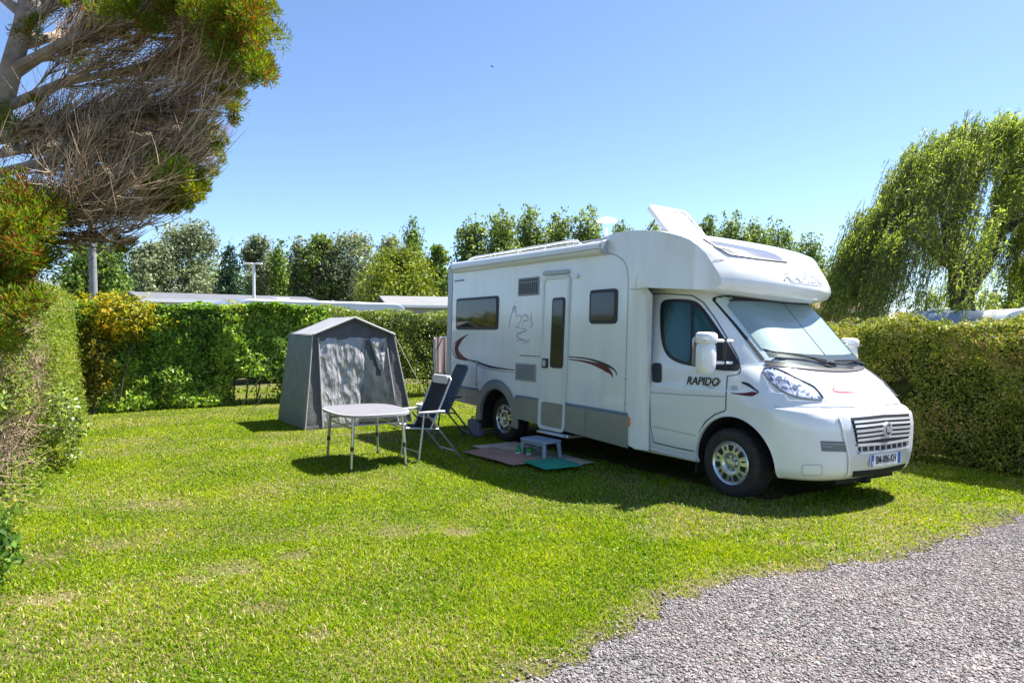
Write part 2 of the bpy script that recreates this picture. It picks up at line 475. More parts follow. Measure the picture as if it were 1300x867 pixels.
# ---- the lawn: mown blades, one mesh
def lawn():
    Ps = []; Ds = []
    for (d0, d1, dens) in ((2.2, 4.0, 14500), (4.0, 5.5, 9000), (5.5, 7.5, 4600), (7.5, 10, 2900), (10, 14, 1700), (14, 22, 700)):
        # sector in front of the camera, a little wider than the frame
        amax = R(44)
        area = amax * (d1 * d1 - d0 * d0)
        n = int(area * dens)
        d = np.sqrt(rng.uniform(d0 * d0, d1 * d1, n)); a = rng.uniform(-amax, amax, n)
        x = CAM.x + FWD.x * d * np.cos(a) + RGT.x * d * np.sin(a)
        y = CAM.y + FWD.y * d * np.cos(a) + RGT.y * d * np.sin(a)
        keep = (x < lane_edge(y) + .03 + .10 * (noise3(np.stack([x, y], -1), .1, 6) - .5)) & (y > -7.4) & (x > -15.5) & (y < 6)
        keep &= ~((np.abs(y) < .8) & (x > -5.2) & (x < .3))
        Ps.append(np.stack([x, y], -1)[keep]); Ds.append(d[keep])
    P = np.concatenate(Ps); D = np.concatenate(Ds)
    bare = bare_noise(P)
    # edge of the lane is thin and dry
    edge = np.clip(1 - (lane_edge(P[:, 1]) - P[:, 0]) / .28, 0, 1)
    wear = np.clip(np.maximum(bare, edge * .85), 0, 1)
    k = rng.random(len(P)) > wear * .80
    P, D, wear = P[k], D[k], wear[k]
    n = len(P)
    tall = noise3(P, .35, 31) * .6 + noise3(P, 1.1, 32) * .4
    h = (.013 + .025 * tall) * rng.uniform(.6, 1.35, n) * (1 - .45 * wear)
    w = (.0021 + .00042 * D) * rng.uniform(.7, 1.3, n)
    az = rng.uniform(0, 2 * PI, n)
    side = np.stack([np.cos(az), np.sin(az), np.zeros(n)], -1)
    la = rng.uniform(0, 2 * PI, n); lean = rng.uniform(.15, 1.0, n)
    L = np.stack([np.cos(la) * lean, np.sin(la) * lean, np.ones(n)], -1)
    B = np.concatenate([P, (gz_np(P[:, 1]) - .003)[:, None]], 1)
    mid = B + L * (h * .55)[:, None] * np.array([.7, .7, 1])
    tip = B + L * h[:, None] * np.array([1.25, 1.25, .85])
    V = np.stack([B - side * w[:, None], B + side * w[:, None], mid + side * (w * .8)[:, None], mid - side * (w * .8)[:, None], tip], 1).reshape(-1, 3)
    i = np.arange(n) * 5
    Q = np.stack([i, i + 1, i + 2, i + 3], -1); T = np.stack([i + 3, i + 2, i + 4], -1)
    # dry share decides the material of a blade
    dry = rng.random(n) < (.025 + .62 * wear + .16 * np.clip((noise3(P, .9, 41) - .52) * 3, 0, 1))
    gm = leafmat('grass_blade', [(0, (.065, .130, .005)), (.35, (.110, .185, .006)), (.7, (.165, .235, .008)), (1, (.24, .28, .016))], rough=.6, trans=.42, spec=.10, nscale=1.1, light=1.5)
    dm = leafmat('dry_grass_blade', [(0, (.20, .17, .05)), (.5, (.30, .26, .10)), (1, (.40, .35, .20))], rough=.7, trans=.3, spec=.15, nscale=1.5, light=GRASS_L)
    mi = np.concatenate([dry, dry]).astype(np.int32)
    o = np_mesh('grass', V, quads=Q, tris=T, mats=[gm, dm], mi=mi)
    tag(o, 'short mown lawn with dry yellowish patches covering the pitch', 'grass', kind='stuff')
    # broad clover and plantain leaves low in the turf
    n = 26000
    d = np.sqrt(rng.uniform(2.4 ** 2, 9 ** 2, n)); a = rng.uniform(-R(42), R(42), n)
    x = CAM.x + FWD.x * d * np.cos(a) + RGT.x * d * np.sin(a); y = CAM.y + FWD.y * d * np.cos(a) + RGT.y * d * np.sin(a)
    P = np.stack([x, y], -1)
    k = (noise3(P, .5, 51) > .56) & (x < lane_edge(y) - .12) & (y > -7)
    P = P[k]; n = len(P)
    C = np.concatenate([P, (gz_np(P[:, 1]) + rng.uniform(.012, .03, n))[:, None]], 1)
    N = unit(rng.normal(size=(n, 3)) * .45 + np.array([0, 0, 1.]))
    Vv, F = leaf_arrays(C, N, rng.uniform(.012, .024, n), .75)
    cm = leafmat('clover_leaf', [(0, (.06, .12, .006)), (.6, (.10, .18, .008)), (1, (.15, .23, .015))], trans=.3, spec=.3, light=GRASS_L)
    tag(np_mesh('clover', Vv, quads=F, mats=[cm]), 'low clover leaves growing among the lawn grass', 'clover', kind='stuff')
lawn()
# ================================================================ the motorhome
WHITE = mat('white_gelcoat', (.81, .82, .815), rough=.22, var=.015, vscale=2.2, coat=.5, dirt=(.58, .56, .49), dirt_amt=.28, streak=.12)
WHITE2 = mat('white_cab_paint', (.81, .82, .82), rough=.2, var=.01, vscale=1.5, coat=.8, dirt=(.58, .56, .50), dirt_amt=.14, streak=.4)
SKIRT = mat('grey_skirt_paint', (.30, .31, .31), rough=.38, metal=.35, var=.06, vscale=2, dirt=(.26, .23, .18), dirt_amt=.35)
EDGEB = mat('blue_grey_trim', (.13, .21, .31), rough=.4, var=.05)
SILV = mat('silver_plastic', (.66, .67, .69), rough=.32, metal=.2, var=.03, coat=.3)
CHROME = mat('chrome', (.78, .78, .79), rough=.14, metal=1.0, var=.02)
ALU = mat('aluminium', (.62, .63, .64), rough=.33, metal=.8, var=.05, vscale=8)
BLACKP = mat('black_plastic', (.018, .018, .02), rough=.45, var=.1)
DARK = mat('dark_underbody', (.012, .012, .012), rough=.9, var=.2)
RUBBER = mat('tyre_rubber', (.022, .021, .021), rough=.8, var=.2, vscale=9, bump=.2, bscale=70, dirt=(.085, .075, .06), dirt_amt=.5)
GREYTRIM = mat('grey_corner_trim', (.42, .45, .48), rough=.4, var=.04)
SEAM = mat('panel_gap', (.10, .105, .11), rough=.8, var=.05)
SEAML = mat('light_joint_sealant', (.42, .44, .45), rough=.7, var=.05)
VENTM = mat('grey_vent_plastic', (.24, .25, .26), rough=.55, var=.06)
BARM = mat('bright_grille_bar', (.74, .74, .75), rough=.25, metal=.25, var=.02, coat=.4)
MAROON = mat('maroon_vinyl', (.12, .018, .03), rough=.3, var=.05)
INK = mat('dark_vinyl', (.028, .032, .045), rough=.3, var=.05)
GREYINK = mat('grey_vinyl', (.30, .32, .34), rough=.35, var=.05)
PALEINK = mat('pale_grey_vinyl', (.33, .34, .35), rough=.35, var=.05)
REDV = mat('red_vinyl', (.38, .05, .06), rough=.35, var=.05)
ORANGE = mat('amber_lens', (.75, .16, .02), rough=.2, var=.05, coat=.6)
PLATEW = mat('plate_white', (.78, .78, .77), rough=.3, var=.02)
PLATEB = mat('plate_blue', (.02, .09, .42), rough=.3, var=.02)
BLINDM = mat('silver_thermal_blind', (.32, .385, .385), rough=.6, var=.12, vscale=2.0)

def glass(name, tint, amt_min=.06, rough=.0, base=None, base_amt=0.0):
    m, t, b, out = nt(name)
    t.nodes.remove(b)
    tr = t.nodes.new('ShaderNodeBsdfTransparent'); tr.inputs['Color'].default_value = (*tint, 1)
    gl = t.nodes.new('ShaderNodeBsdfGlossy'); gl.inputs['Roughness'].default_value = rough
    fr = t.nodes.new('ShaderNodeLayerWeight'); fr.inputs['Blend'].default_value = .5
    pw = t.nodes.new('ShaderNodeMath'); pw.operation = 'POWER'; pw.inputs[1].default_value = 4.5; t.links.new(fr.outputs['Facing'], pw.inputs[0])
    ad = t.nodes.new('ShaderNodeMath'); ad.operation = 'MULTIPLY_ADD'; ad.use_clamp = True; ad.inputs[1].default_value = .85; ad.inputs[2].default_value = amt_min
    t.links.new(pw.outputs[0], ad.inputs[0])
    mx = t.nodes.new('ShaderNodeMixShader')
    t.links.new(ad.outputs[0], mx.inputs[0]); t.links.new(tr.outputs[0], mx.inputs[1]); t.links.new(gl.outputs[0], mx.inputs[2])
    last = mx.outputs[0]
    if base is not None:
        df = t.nodes.new('ShaderNodeBsdfDiffuse'); df.inputs['Color'].default_value = (*base, 1)
        m2 = t.nodes.new('ShaderNodeMixShader'); m2.inputs[0].default_value = base_amt
        t.links.new(last, m2.inputs[1]); t.links.new(df.outputs[0], m2.inputs[2]); last = m2.outputs[0]
    t.links.new(last, out.inputs['Surface'])
    return m
WSGLASS = glass('windscreen_glass', (.86, .93, .93), .06)
LENS = glass('clear_lens', (.9, .93, .97), .06)
DARKGLASS = mat('bronze_acrylic', (.028, .028, .026), rough=.05, var=.05, coat=.1, spec=.5)
CABGLASS = mat('cab_side_glass', (.022, .075, .085), rough=.03, var=.5, vscale=2.2, coat=.15, spec=.4)
ROOFGLASS = mat('roof_smoked_glass', (.16, .17, .20), rough=.12, var=.05, coat=.8, spec=.7)
HATCHM = glass('frosted_acrylic', (.9, .93, .95), .08, rough=.2, base=(.85, .87, .88), base_amt=.9)

ROLL = R(-1.75)
van = empty('motorhome', (0, -1 + math.cos(ROLL), math.sin(ROLL)))
van.rotation_euler = (ROLL, 0, 0)
tag(van, 'white low profile motorhome with roof hatch raised, parked on the lawn facing the gravel lane', 'motorhome')
VM = Matrix.Translation(van.location) @ Euler((ROLL, 0, 0)).to_matrix().to_4x4()
VI = VM.inverted()

def vray(px, py):
    o = VI @ CAM; d = VI.to_3x3() @ ray(px, py)
    return o, d.normalized()

def lerp(a, b, k): return a + (b - a) * k
def tab(x, T): return float(np.interp(x, [t[0] for t in T], [t[1] for t in T]))

# ---------------------------------------------------------------- living body and overcab
HX, HZ = -4.02, .335      # rear wheel
RA = .435
W_CAP = [(-5.6, 1.13), (-5.55, 1.147), (-5.48, 1.15), (-1.2, 1.15), (-.9, 1.13), (-.6, 1.085), (-.47, 1.075), (-.37, 1.0), (-.28, .97), (-.195, .95)]
W_LOW = [(-5.6, 1.13), (-5.55, 1.147), (-5.48, 1.15), (-1.33, 1.15), (-1.25, 1.143), (-1.18, 1.12), (-1.11, 1.075), (-1.06, 1.045), (-1.05, 1.04)]
# right hand edge between side and roof / front of the cap, and the matching centre line
EDGE = [(-5.6, 2.60, -5.63, 2.63), (-5.55, 2.64, -5.56, 2.69), (-5.48, 2.66, -5.48, 2.71), (-4.8, 2.665, -4.8, 2.72), (-4.2, 2.665, -4.2, 2.72), (-3.4, 2.665, -3.4, 2.72),
        (-2.6, 2.665, -2.6, 2.72), (-2.2, 2.675, -2.2, 2.725), (-1.95, 2.695, -1.95, 2.735), (-1.75, 2.725, -1.75, 2.755), (-1.58, 2.747, -1.58, 2.765), (-1.4, 2.750, -1.38, 2.765), (-1.2, 2.738, -1.15, 2.755),
        (-1.05, 2.718, -.98, 2.732), (-.89, 2.693, -.78, 2.70), (-.75, 2.655, -.6, 2.655), (-.62, 2.612, -.42, 2.60), (-.52, 2.57, -.27, 2.53),
        (-.44, 2.51, -.13, 2.455), (-.37, 2.42, -.02, 2.37), (-.31, 2.33, .07, 2.27), (-.25, 2.24, .12, 2.195), (-.205, 2.165, .145, 2.13), (-.195, 2.125, .15, 2.085), (-.205, 2.09, .135, 2.04), (-.245, 2.055, .085, 1.985), (-.32, 2.045, .0, 1.955), (-.45, 2.048, -.12, 1.96), (-.7, 2.066, -.4, 2.03), (-1.05, 2.09, -1.05, 2.09)]
N_SIDE = 23  # edge points that carry the side wall
def bottom(x):
    z = tab(x, [(-5.6, .54), (-4.5, .50), (-3.5, .44), (-1.4, .40), (-1.32, .38), (-1.25, .33), (-1.18, .305), (-1.05, .30)])
    if abs(x - HX) < RA: z = max(z, HZ + math.sqrt(RA ** 2 - (x - HX) ** 2))
    return z

def edge_z(x):
    return float(np.interp(x, [e[0] for e in EDGE[:N_SIDE + 1]], [e[1] for e in EDGE[:N_SIDE + 1]]))

xs = [e[0] for e in EDGE[:N_SIDE]]
arch = [HX + RA * math.cos(a) for a in np.linspace(PI, 0, 29)]
lowx = [-4.6, -3.45, -3.0, -2.5, -.7, -.45, -.32, -.245, -.195] + [-1.33, -1.25, -1.18, -1.11, -1.06, -1.051]
xs = sorted(set([round(x, 4) for x in xs + arch + lowx]))
# the roof sheet carries the same stations as the walls, so that they weld
up_ = sorted(set(xs)); lo_ = sorted([x for x in xs if -1.05 <= x <= -.195], reverse=True)
U_, D_ = EDGE[:N_SIDE + 1], EDGE[N_SIDE:]
ed_ = [tuple([x] + [float(np.interp(x, [e[0] for e in U_], [e[k] for e in U_])) for k in (1, 2, 3)]) for x in up_]
ed_ += [tuple([x] + [float(np.interp(-x, [-e[0] for e in D_], [e[k] for e in D_])) for k in (1, 2, 3)]) for x in lo_ if x < -.195]
LIPX = [-e[0] for e in D_]; LIPZ = [e[1] for e in D_]
bm_ = MB()
cols = {1: [], -1: []}
for s in (1, -1):
    rows = []
    for x in xs:
        ez = edge_z(x)
        hi = x > -1.0505
        if hi:
            zb = float(np.interp(-x, LIPX, LIPZ)); ez = max(ez, zb); zs = [zb] * 6 + [lerp(zb, ez, .5), ez]
            wl = [tab(x, W_CAP)] * 8
        else:
            zb = bottom(x); zs = [lerp(zb, 2.02, k) for k in (0, .08, .2, .5, 1)] + [2.10, lerp(2.10, ez, .5), ez]
            wl = [tab(x, W_LOW)] * 5 + [tab(x, W_CAP)] * 3
        rows.append([(x, -s * w, z) for w, z in zip(wl, zs)])
    cols[s] = rows
    bm_.grid(rows, flip=(s < 0))
sheet = []
for (ex_, ez_, cx_, cz_) in ed_:
    w = tab(ex_, W_CAP)
    sheet.append([(lerp(ex_, cx_, 1 - abs(v) ** 2.2), v * w, lerp(ez_, cz_, 1 - abs(v) ** (2.2))) for v in np.linspace(-1, 1, 21)])
bm_.grid(sheet)
# rear wall
bm_.grid([[(lerp(a[0], a[0] - .03, 1 - abs(2 * k - 1) ** 3), lerp(a[1], b[1], k), a[2]) for k in np.linspace(0, 1, 9)] for a, b in zip(cols[1][0], cols[-1][0])])
# floor
bm_.grid([[(r[0][0], lerp(r[0][1], l[0][1], k), r[0][2]) for k in (0, .08, .92, 1)] for r, l in zip(cols[1], cols[-1]) if r[0][0] < -1.0505], mi=1)
body = bm_.build('body', [WHITE, DARK], van, weld=.0015, bevel=.022, seg=3, angle=40)

bv = bmesh.new(); bv.from_mesh(body.data)
BODY_T = BVHTree.FromBMesh(bv); bv.free()

# ---------------------------------------------------------------- cab
ZT = dict(
    fx=[(.27, .84), (.30, .90), (.36, .94), (.50, .965), (.75, .962), (.84, .945), (.885, .92), (.915, .885), (.925, .855), (.933, .835), (.945, .838), (.96, .83), (1.05, .755), (1.15, .65), (1.24, .53), (1.29, .455), (1.32, .425), (1.65, .12), (1.98, -.18), (2.14, -.33)],
    w=[(.27, .97), (.30, 1.0), (.36, 1.02), (.60, 1.035), (.95, 1.035), (1.04, 1.03), (1.06, 1.018), (1.25, 1.0), (1.33, .985), (1.65, .94), (1.98, .885), (2.14, .85)],
    xs=[(.27, .15), (.9, .15), (.95, .05), (1.1, -.1), (1.3, -.42), (1.65, -.68), (1.98, -.95), (2.14, -1.08)],
    p=[(.27, 2.2), (.9, 2.2), (1.0, 2.1), (1.3, 2.0), (2.1, 2.0)],
    q=[(.27, 4.2), (.88, 4.0), (.95, 4.0), (1.2, 4.6), (1.3, 4.4), (1.98, 5.0), (2.14, 5.0)])
zl = sorted(set([t[0] for t in ZT['fx']] + [t[0] for t in ZT['w']] + list(np.round(np.arange(.3, 2.12, .05), 3))))
rows = []
for z in zl:
    P_ = {k: tab(z, ZT[k]) for k in ZT}
    half = [(x, -P_['w']) for x in np.linspace(-1.36, P_['xs'], 22)[:-1]]
    for a in np.linspace(PI / 2, 0, 30):
        half.append((P_['xs'] + (P_['fx'] - P_['xs']) * max(math.cos(a), 0) ** (2 / P_['p']), -P_['w'] * math.sin(a) ** (2 / P_['q'])))
    half[-1] = (P_['fx'], 0.0)
    full = half + [(x, -y) for x, y in half[-2::-1]]
    rows.append([(x, y, z) for x, y in full])
cb = MB(); cb.grid(rows)
n_ = len(rows[0])
cb.add(rows[0], [tuple(range(n_))]); cb.add(rows[-1], [tuple(range(n_))])
for i in range(len(rows) - 1):
    cb.add([rows[i][0], rows[i][-1], rows[i + 1][-1], rows[i + 1][0]], [(0, 1, 2, 3)])
cabme = cb.mesh('cab', [WHITE2, DARK], weld=.0005)
cab = link('cab', cabme, van)
# wheel arches are cut through the sides
cut = MB()
for s in (-1, 1):
    ring = [(.045 + .452 * math.cos(a), .335 + .462 * math.sin(a)) for a in np.linspace(0, 2 * PI, 64, endpoint=False)]
    cut.prism([(x, s * 1.2, z) for x, z in ring], (0, -s * .6, 0), mi=0)
cutme = cut.mesh('arch_cut', [DARK], smooth=False)
cuto = bpy.data.objects.new('arch_cut', cutme); COL.objects.link(cuto); cuto.parent = van
bo = cab.modifiers.new('arch', 'BOOLEAN'); bo.operation = 'DIFFERENCE'; bo.object = cuto; bo.solver = 'EXACT'; bo.material_mode = 'TRANSFER'
bpy.context.view_layer.update()
dg = bpy.context.evaluated_depsgraph_get()
newme = bpy.data.meshes.new_from_object(cab.evaluated_get(dg))
cab.modifiers.clear(); cab.data = newme; newme.name = 'cab'
bpy.data.objects.remove(cuto)
newme.polygons.foreach_set('use_smooth', [True] * len(newme.polygons)); sharp(newme, 38)
bv = bmesh.new(); bv.from_mesh(cabme)     # uncut shell for laying trim on
CAB_T = BVHTree.FromBMesh(bv); bv.free()

# ---------------------------------------------------------------- laying trim on a surface
def hit(tree, o, d):
    loc, nor, i, dist = tree.ray_cast(o, d)
    if loc is None: return None
    if nor.dot(d) > 0: nor = -nor
    return loc, nor
def on_side(tree):
    return lambda u, v: hit(tree, Vector((u, -4, v)), Vector((0, 1, 0)))
def on_front(tree):
    return lambda u, v: hit(tree, Vector((4, u, v)), Vector((-1, 0, 0)))
def on_trace(tree):
    return lambda u, v: hit(tree, *vray(u, v))

def resample(poly, n, closed=True):
    P_ = np.array(poly + ([poly[0]] if closed else []), float)
    L_ = np.concatenate([[0], np.cumsum(np.linalg.norm(np.diff(P_, axis=0), axis=1))])
    s = np.linspace(0, L_[-1], n, endpoint=not closed)
    return np.stack([np.interp(s, L_, P_[:, 0]), np.interp(s, L_, P_[:, 1])], 1)

def chaikin(poly, it=2, closed=True):
    for _ in range(it):
        out = []
        n = len(poly)
        for i in range(n if closed else n - 1):
            a, b = poly[i], poly[(i + 1) % n]
            out += [tuple(lerp(a[k], b[k], .25) for k in (0, 1)), tuple(lerp(a[k], b[k], .75) for k in (0, 1))]
        if not closed: out = [poly[0]] + out + [poly[-1]]
        poly = out
    return poly

def patch(poly, proj, off=.004, drop=.006, n=64, rings=6, centre=None, mb=None, mi=0, mirror=False):
    """a skin lying OFF above a surface inside a star shaped outline, with its rim turned down"""
    mb = mb or MB()
    B_ = resample(list(poly), n)
    c = np.array(centre) if centre is not None else B_.mean(0)
    R_ = []
    for k in range(rings + 1):
        f = k / rings
        f = max(f, .02)
        row = []
        for p in B_:
            q = c + (p - c) * f
            h_ = proj(q[0], q[1])
            row.append(None if h_ is None else (h_[0], h_[1]))
        R_.append(row)
    for row in R_:     # fill misses from the neighbour
        for i in range(n):
            if row[i] is None:
                for d in range(1, n):
                    a = row[(i - d) % n]
                    if a is not None: row[i] = a; break
    P3 = [[tuple(h_[0] + h_[1] * off) for h_ in row] for row in R_]
    P3.append([tuple(h_[0] + h_[1] * (off - drop)) for h_ in R_[-1]])
    for row in P3: row.append(row[0])
    def put(m_):
        PP = [[(p[0], p[1] * m_, p[2]) for p in row] for row in P3]
        mb.grid(PP, mi)
        mb.add(PP[0][:-1], [tuple(range(n))], mi)
    put(1)
    if mirror: put(-1)
    return mb

def stroke(path, proj, width=.01, off=.004, n=40, mb=None, mi=0, mirror=False, thick=.0):
    """a ribbon of given width (number or list of widths along the path) lying on a surface"""
    mb = mb or MB()
    S_ = resample(list(path), n, closed=False)
    ws = [width] * n if not isinstance(width, (list, tuple)) else list(np.interp(np.linspace(0, 1, n), np.linspace(0, 1, len(width)), width))
    H_ = [proj(p[0], p[1]) for p in S_]
    ok = [(h_, w) for h_, w in zip(H_, ws) if h_ is not None]
    rows_ = []
    for i, (h_, w) in enumerate(ok):
        a = ok[max(i - 1, 0)][0][0]; b = ok[min(i + 1, len(ok) - 1)][0][0]
        t_ = (b - a).normalized(); sd = t_.cross(h_[1]).normalized() * (w / 2)
        top = h_[0] + h_[1] * (off + thick); low = h_[0] + h_[1] * (off - .004)
        rows_.append([low - sd, top - sd, top + sd, low + sd] if thick else [top - sd, top + sd])
    if len(rows_) < 2: return mb
    mb.grid([[tuple(p) for p in r] for r in rows_], mi)
    if mirror: mb.grid([[(p[0], -p[1], p[2]) for p in r] for r in rows_], mi)
    return mb

def rrect(x0, x1, z0, z1, r, k=5):
    out = []
    for cx_, cz_, a0 in ((x1 - r, z1 - r, 0), (x0 + r, z1 - r, 90), (x0 + r, z0 + r, 180), (x1 - r, z0 + r, 270)):
        for i in range(k + 1):
            a = R(a0 + 90 * i / k); out.append((cx_ + r * math.cos(a), cz_ + r * math.sin(a)))
    return out
def side_plate(x0, x1, z0, z1, r, y0, y1, mb=None, mi=0, shear=0.0):
    mb = mb or MB()
    zc = (z0 + z1) / 2
    return mb.prism([(x + shear * (z - zc), y0, z) for x, z in rrect(x0, x1, z0, z1, r)], (0, y1 - y0, 0), mi)
YS = -1.15
cabS, cabF, cabT, bodyT, bodyS = on_side(CAB_T), on_front(CAB_T), on_trace(CAB_T), on_trace(BODY_T), on_side(BODY_T)

def text_mesh(name, s, size, mat_, parent, M, shear=0.0, extrude=.001, bold=.0):
    cu = bpy.data.curves.new(name, 'FONT'); cu.body = s; cu.size = size; cu.shear = shear; cu.extrude = extrude; cu.offset = bold
    cu.align_x = 'CENTER'; cu.align_y = 'CENTER'; cu.resolution_u = 3
    o = bpy.data.objects.new(name, cu); COL.objects.link(o)
    bpy.context.view_layer.update()
    me = bpy.data.meshes.new_from_object(o.evaluated_get(bpy.context.evaluated_depsgraph_get()))
    bpy.data.objects.remove(o)
    me.transform(M); me.materials.clear(); me.materials.append(mat_)
    for p in me.polygons: p.use_smooth = False
    return link(name, me, parent)
def frame_side(x, y, z):      # text on the right hand side: reading direction is towards the front
    return Matrix(((1, 0, 0, x), (0, 0, -1, y), (0, 1, 0, z), (0, 0, 0, 1)))
def frame_front(x, y, z, pitch=0.0):
    M = Matrix(((0, 0, 1, 0), (1, 0, 0, 0), (0, 1, 0, 0), (0, 0, 0, 1)))
    return Matrix.Translation((x, y, z)) @ Matrix.Rotation(pitch, 4, 'Y') @ M

# ---- living room windows
def house_window(x0, x1, z0, z1, s=1):
    f = side_plate(x0, x1, z0, z1, .055, s * (YS + .004), s * (YS - .018)).build('window', BLACKP, van, bevel=.006)
    side_plate(x0 + .035, x1 - .035, z0 + .035, z1 - .035, .04, s * (YS - .012), s * (YS - .024)).build('pane', DARKGLASS, f, bevel=.004)
    mb = MB()
    side_plate(x0 + .02, x1 - .02, z1 - .022, z1 - .008, .006, s * (YS - .015), s * (YS - .026), mb)
    mb.build('hinge_rail', BLACKP, f)
    return f
house_window(-5.26, -4.02, 1.63, 2.125); house_window(-1.975, -1.49, 1.70, 2.105)
house_window(-4.9, -3.7, 1.63, 2.12, -1); house_window(-2.2, -1.5, 1.65, 2.11, -1)

# ---- fridge vents with louvres
def vent(x0, x1, z0, z1, vertical, col=VENTM):
    v = side_plate(x0, x1, z0, z1, .015, YS + .004, YS - .010).build('vent', col, van, bevel=.003)
    mb = MB()
    if vertical:
        n = 9
        for r_ in range(2):
            za, zb = (z0 + .025, z1 - .07) if r_ == 0 else (z1 - .055, z1 - .02)
            for i in range(n):
                xa = lerp(x0 + .025, x1 - .025, (i + .18) / n); xb = lerp(x0 + .025, x1 - .025, (i + .82) / n)
                mb.box(xa, xb, YS - .0125, YS - .008, za, zb)
    else:
        n = 7
        for i in range(n):
            za = lerp(z0 + .02, z1 - .02, (i + .2) / n); zb = lerp(z0 + .02, z1 - .02, (i + .7) / n)
            mb.box(x0 + .03, x1 - .03, YS - .0125, YS - .008, za, zb)
    mb.build('louvre_slots', BLACKP if vertical else mat('vent_slot', (.12, .125, .13), .7), v, smooth=False)
vent(-3.52, -3.03, 2.095, 2.34, True); vent(-3.54, -3.05, .93, 1.17, False, mat('pale_vent_plastic', (.36, .365, .37), .5))

# ---- grey skirt along the side, with its blue grey edge, and the flare round the rear wheel
sk1 = MB()
def skirt_run(x0, x1, zt0, zt1, zb0, zb1, s=1):
    poly = [(x0, zb0), (x1, zb1), (x1, zt1), (x0, zt0)]
    sk1.prism([(x, s * (YS + .02), z) for x, z in poly], (0, s * -.032, 0))
for s in (1, -1):
    skirt_run(-3.56, -2.965, .70, .69, .40, .375, s)
    skirt_run(-2.40, -1.27, .685, .668, .355, .305, s)
    skirt_run(-5.55, -4.47, .715, .71, .50, .47, s)
    if s < 0: skirt_run(-2.965, -2.40, .69, .685, .375, .355, s)
    # flare
    pts = [(RA - .005, .0), (.535, .0)]
    ring = []
    for a in np.linspace(R(-8), R(188), 33):
        r0, r1 = RA - .004, .55 if .15 < a < 3.0 else .56
        ring.append([(HX + r0 * math.cos(a), s * (YS + .03), HZ + r0 * math.sin(a)), (HX + r0 * math.cos(a), s * (YS - .022), HZ + r0 * math.sin(a)),
                     (HX + r1 * math.cos(a), s * (YS - .016), HZ + r1 * math.sin(a)), (HX + r1 * math.cos(a), s * (YS + .02), HZ + r1 * math.sin(a))])
    sk1.grid(ring)
sk1.build('skirt', SKIRT, van, bevel=.006)
eb = MB()
def edge_run(x0, z0, x1, z1):
    eb.prism([(x0, YS - .009, z0), (x1, YS - .009, z1), (x1, YS - .009, z1 + .030), (x0, YS - .009, z0 + .030)], (0, -.008, 0))
edge_run(-3.50, .699, -2.965, .691); edge_run(-2.40, .686, -1.275, .669); edge_run(-5.5, .716, -4.53, .711)
ring = []
for a in np.linspace(R(40), R(140), 20):
    ring.append([(HX + r_ * math.cos(a), YS - .019, HZ + r_ * math.sin(a)) for r_ in (.549, .572)])
eb.grid(ring)
eb.build('skirt_edge', EDGEB, van)
sr = MB()
for a, b in (((-4.86, .62), (-4.86, .50)), ((-2.0, .66), (-2.0, .34))):
    sr.box(a[0], a[0] + .006, YS - .0135, YS - .011, b[1], a[1])
sr.box(-5.2, -4.55, YS - .0135, YS - .011, .575, .58)
sr.build('skirt_joint', SEAM, van)

# ---- habitation door
dsh = .022
dr = MB()
side_plate(-2.94, -2.385, .335, 2.315, .07, YS + .004, YS - .012, dr, shear=dsh)
door = dr.build('door', WHITE, van, bevel=.005)
fr_ = MB()
outer = rrect(-2.945, -2.38, .33, 2.32, .075, 6); inner = rrect(-2.905, -2.42, .37, 2.28, .05, 6)
sh = lambda p, y: (p[0] + dsh * (p[1] - 1.32), y, p[1])
o_ = outer + [outer[0]]; i_ = inner + [inner[0]]
fr_.grid([[sh(p, YS - .010) for p in o_], [sh(p, YS - .026) for p in o_], [sh(p, YS - .026) for p in i_], [sh(p, YS - .010) for p in i_]])
fr_.build('door_frame', mat('door_frame_white', (.70, .72, .71), .3, var=.03), door, bevel=.004)
side_plate(-2.90, -2.425, .375, .69, .045, YS - .008, YS - .016, shear=dsh).build('kick_panel', SKIRT, door)
dw = side_plate(-2.715, -2.455, 1.14, 2.04, .045, YS - .008, YS - .026, shear=dsh).build('door_window', BLACKP, door, bevel=.004)
side_plate(-2.69, -2.48, 1.17, 2.01, .03, YS - .02, YS - .030, shear=dsh).build('pane', DARKGLASS, dw, bevel=.003)
hd = MB()
side_plate(-2.885, -2.775, 1.13, 1.255, .02, YS - .01, YS - .034, hd)
side_plate(-2.87, -2.80, 1.15, 1.235, .015, YS - .03, YS - .042, hd, mi=1)
hd.build('handle', [BLACKP, GREYTRIM], door, bevel=.004)
dp = MB(); dp.prism([(-2.92, YS + .002, 2.345), (-2.38, YS + .002, 2.335), (-2.39, YS + .002, 2.385), (-2.90, YS + .002, 2.395)], (0, -.045, 0))
dp.build('drip_rail', GREYTRIM, van, bevel=.008)
side_plate(-2.28, -2.20, 2.27, 2.315, .015, YS + .002, YS - .03).build('porch_light', SILV, van, bevel=.004)
st = MB(); st.box(-2.93, -2.30, -1.19, -.85, .275, .315); st.box(-2.90, -2.34, -1.235, -1.19, .285, .31)
st.build('entry_step', ALU, van, bevel=.008)

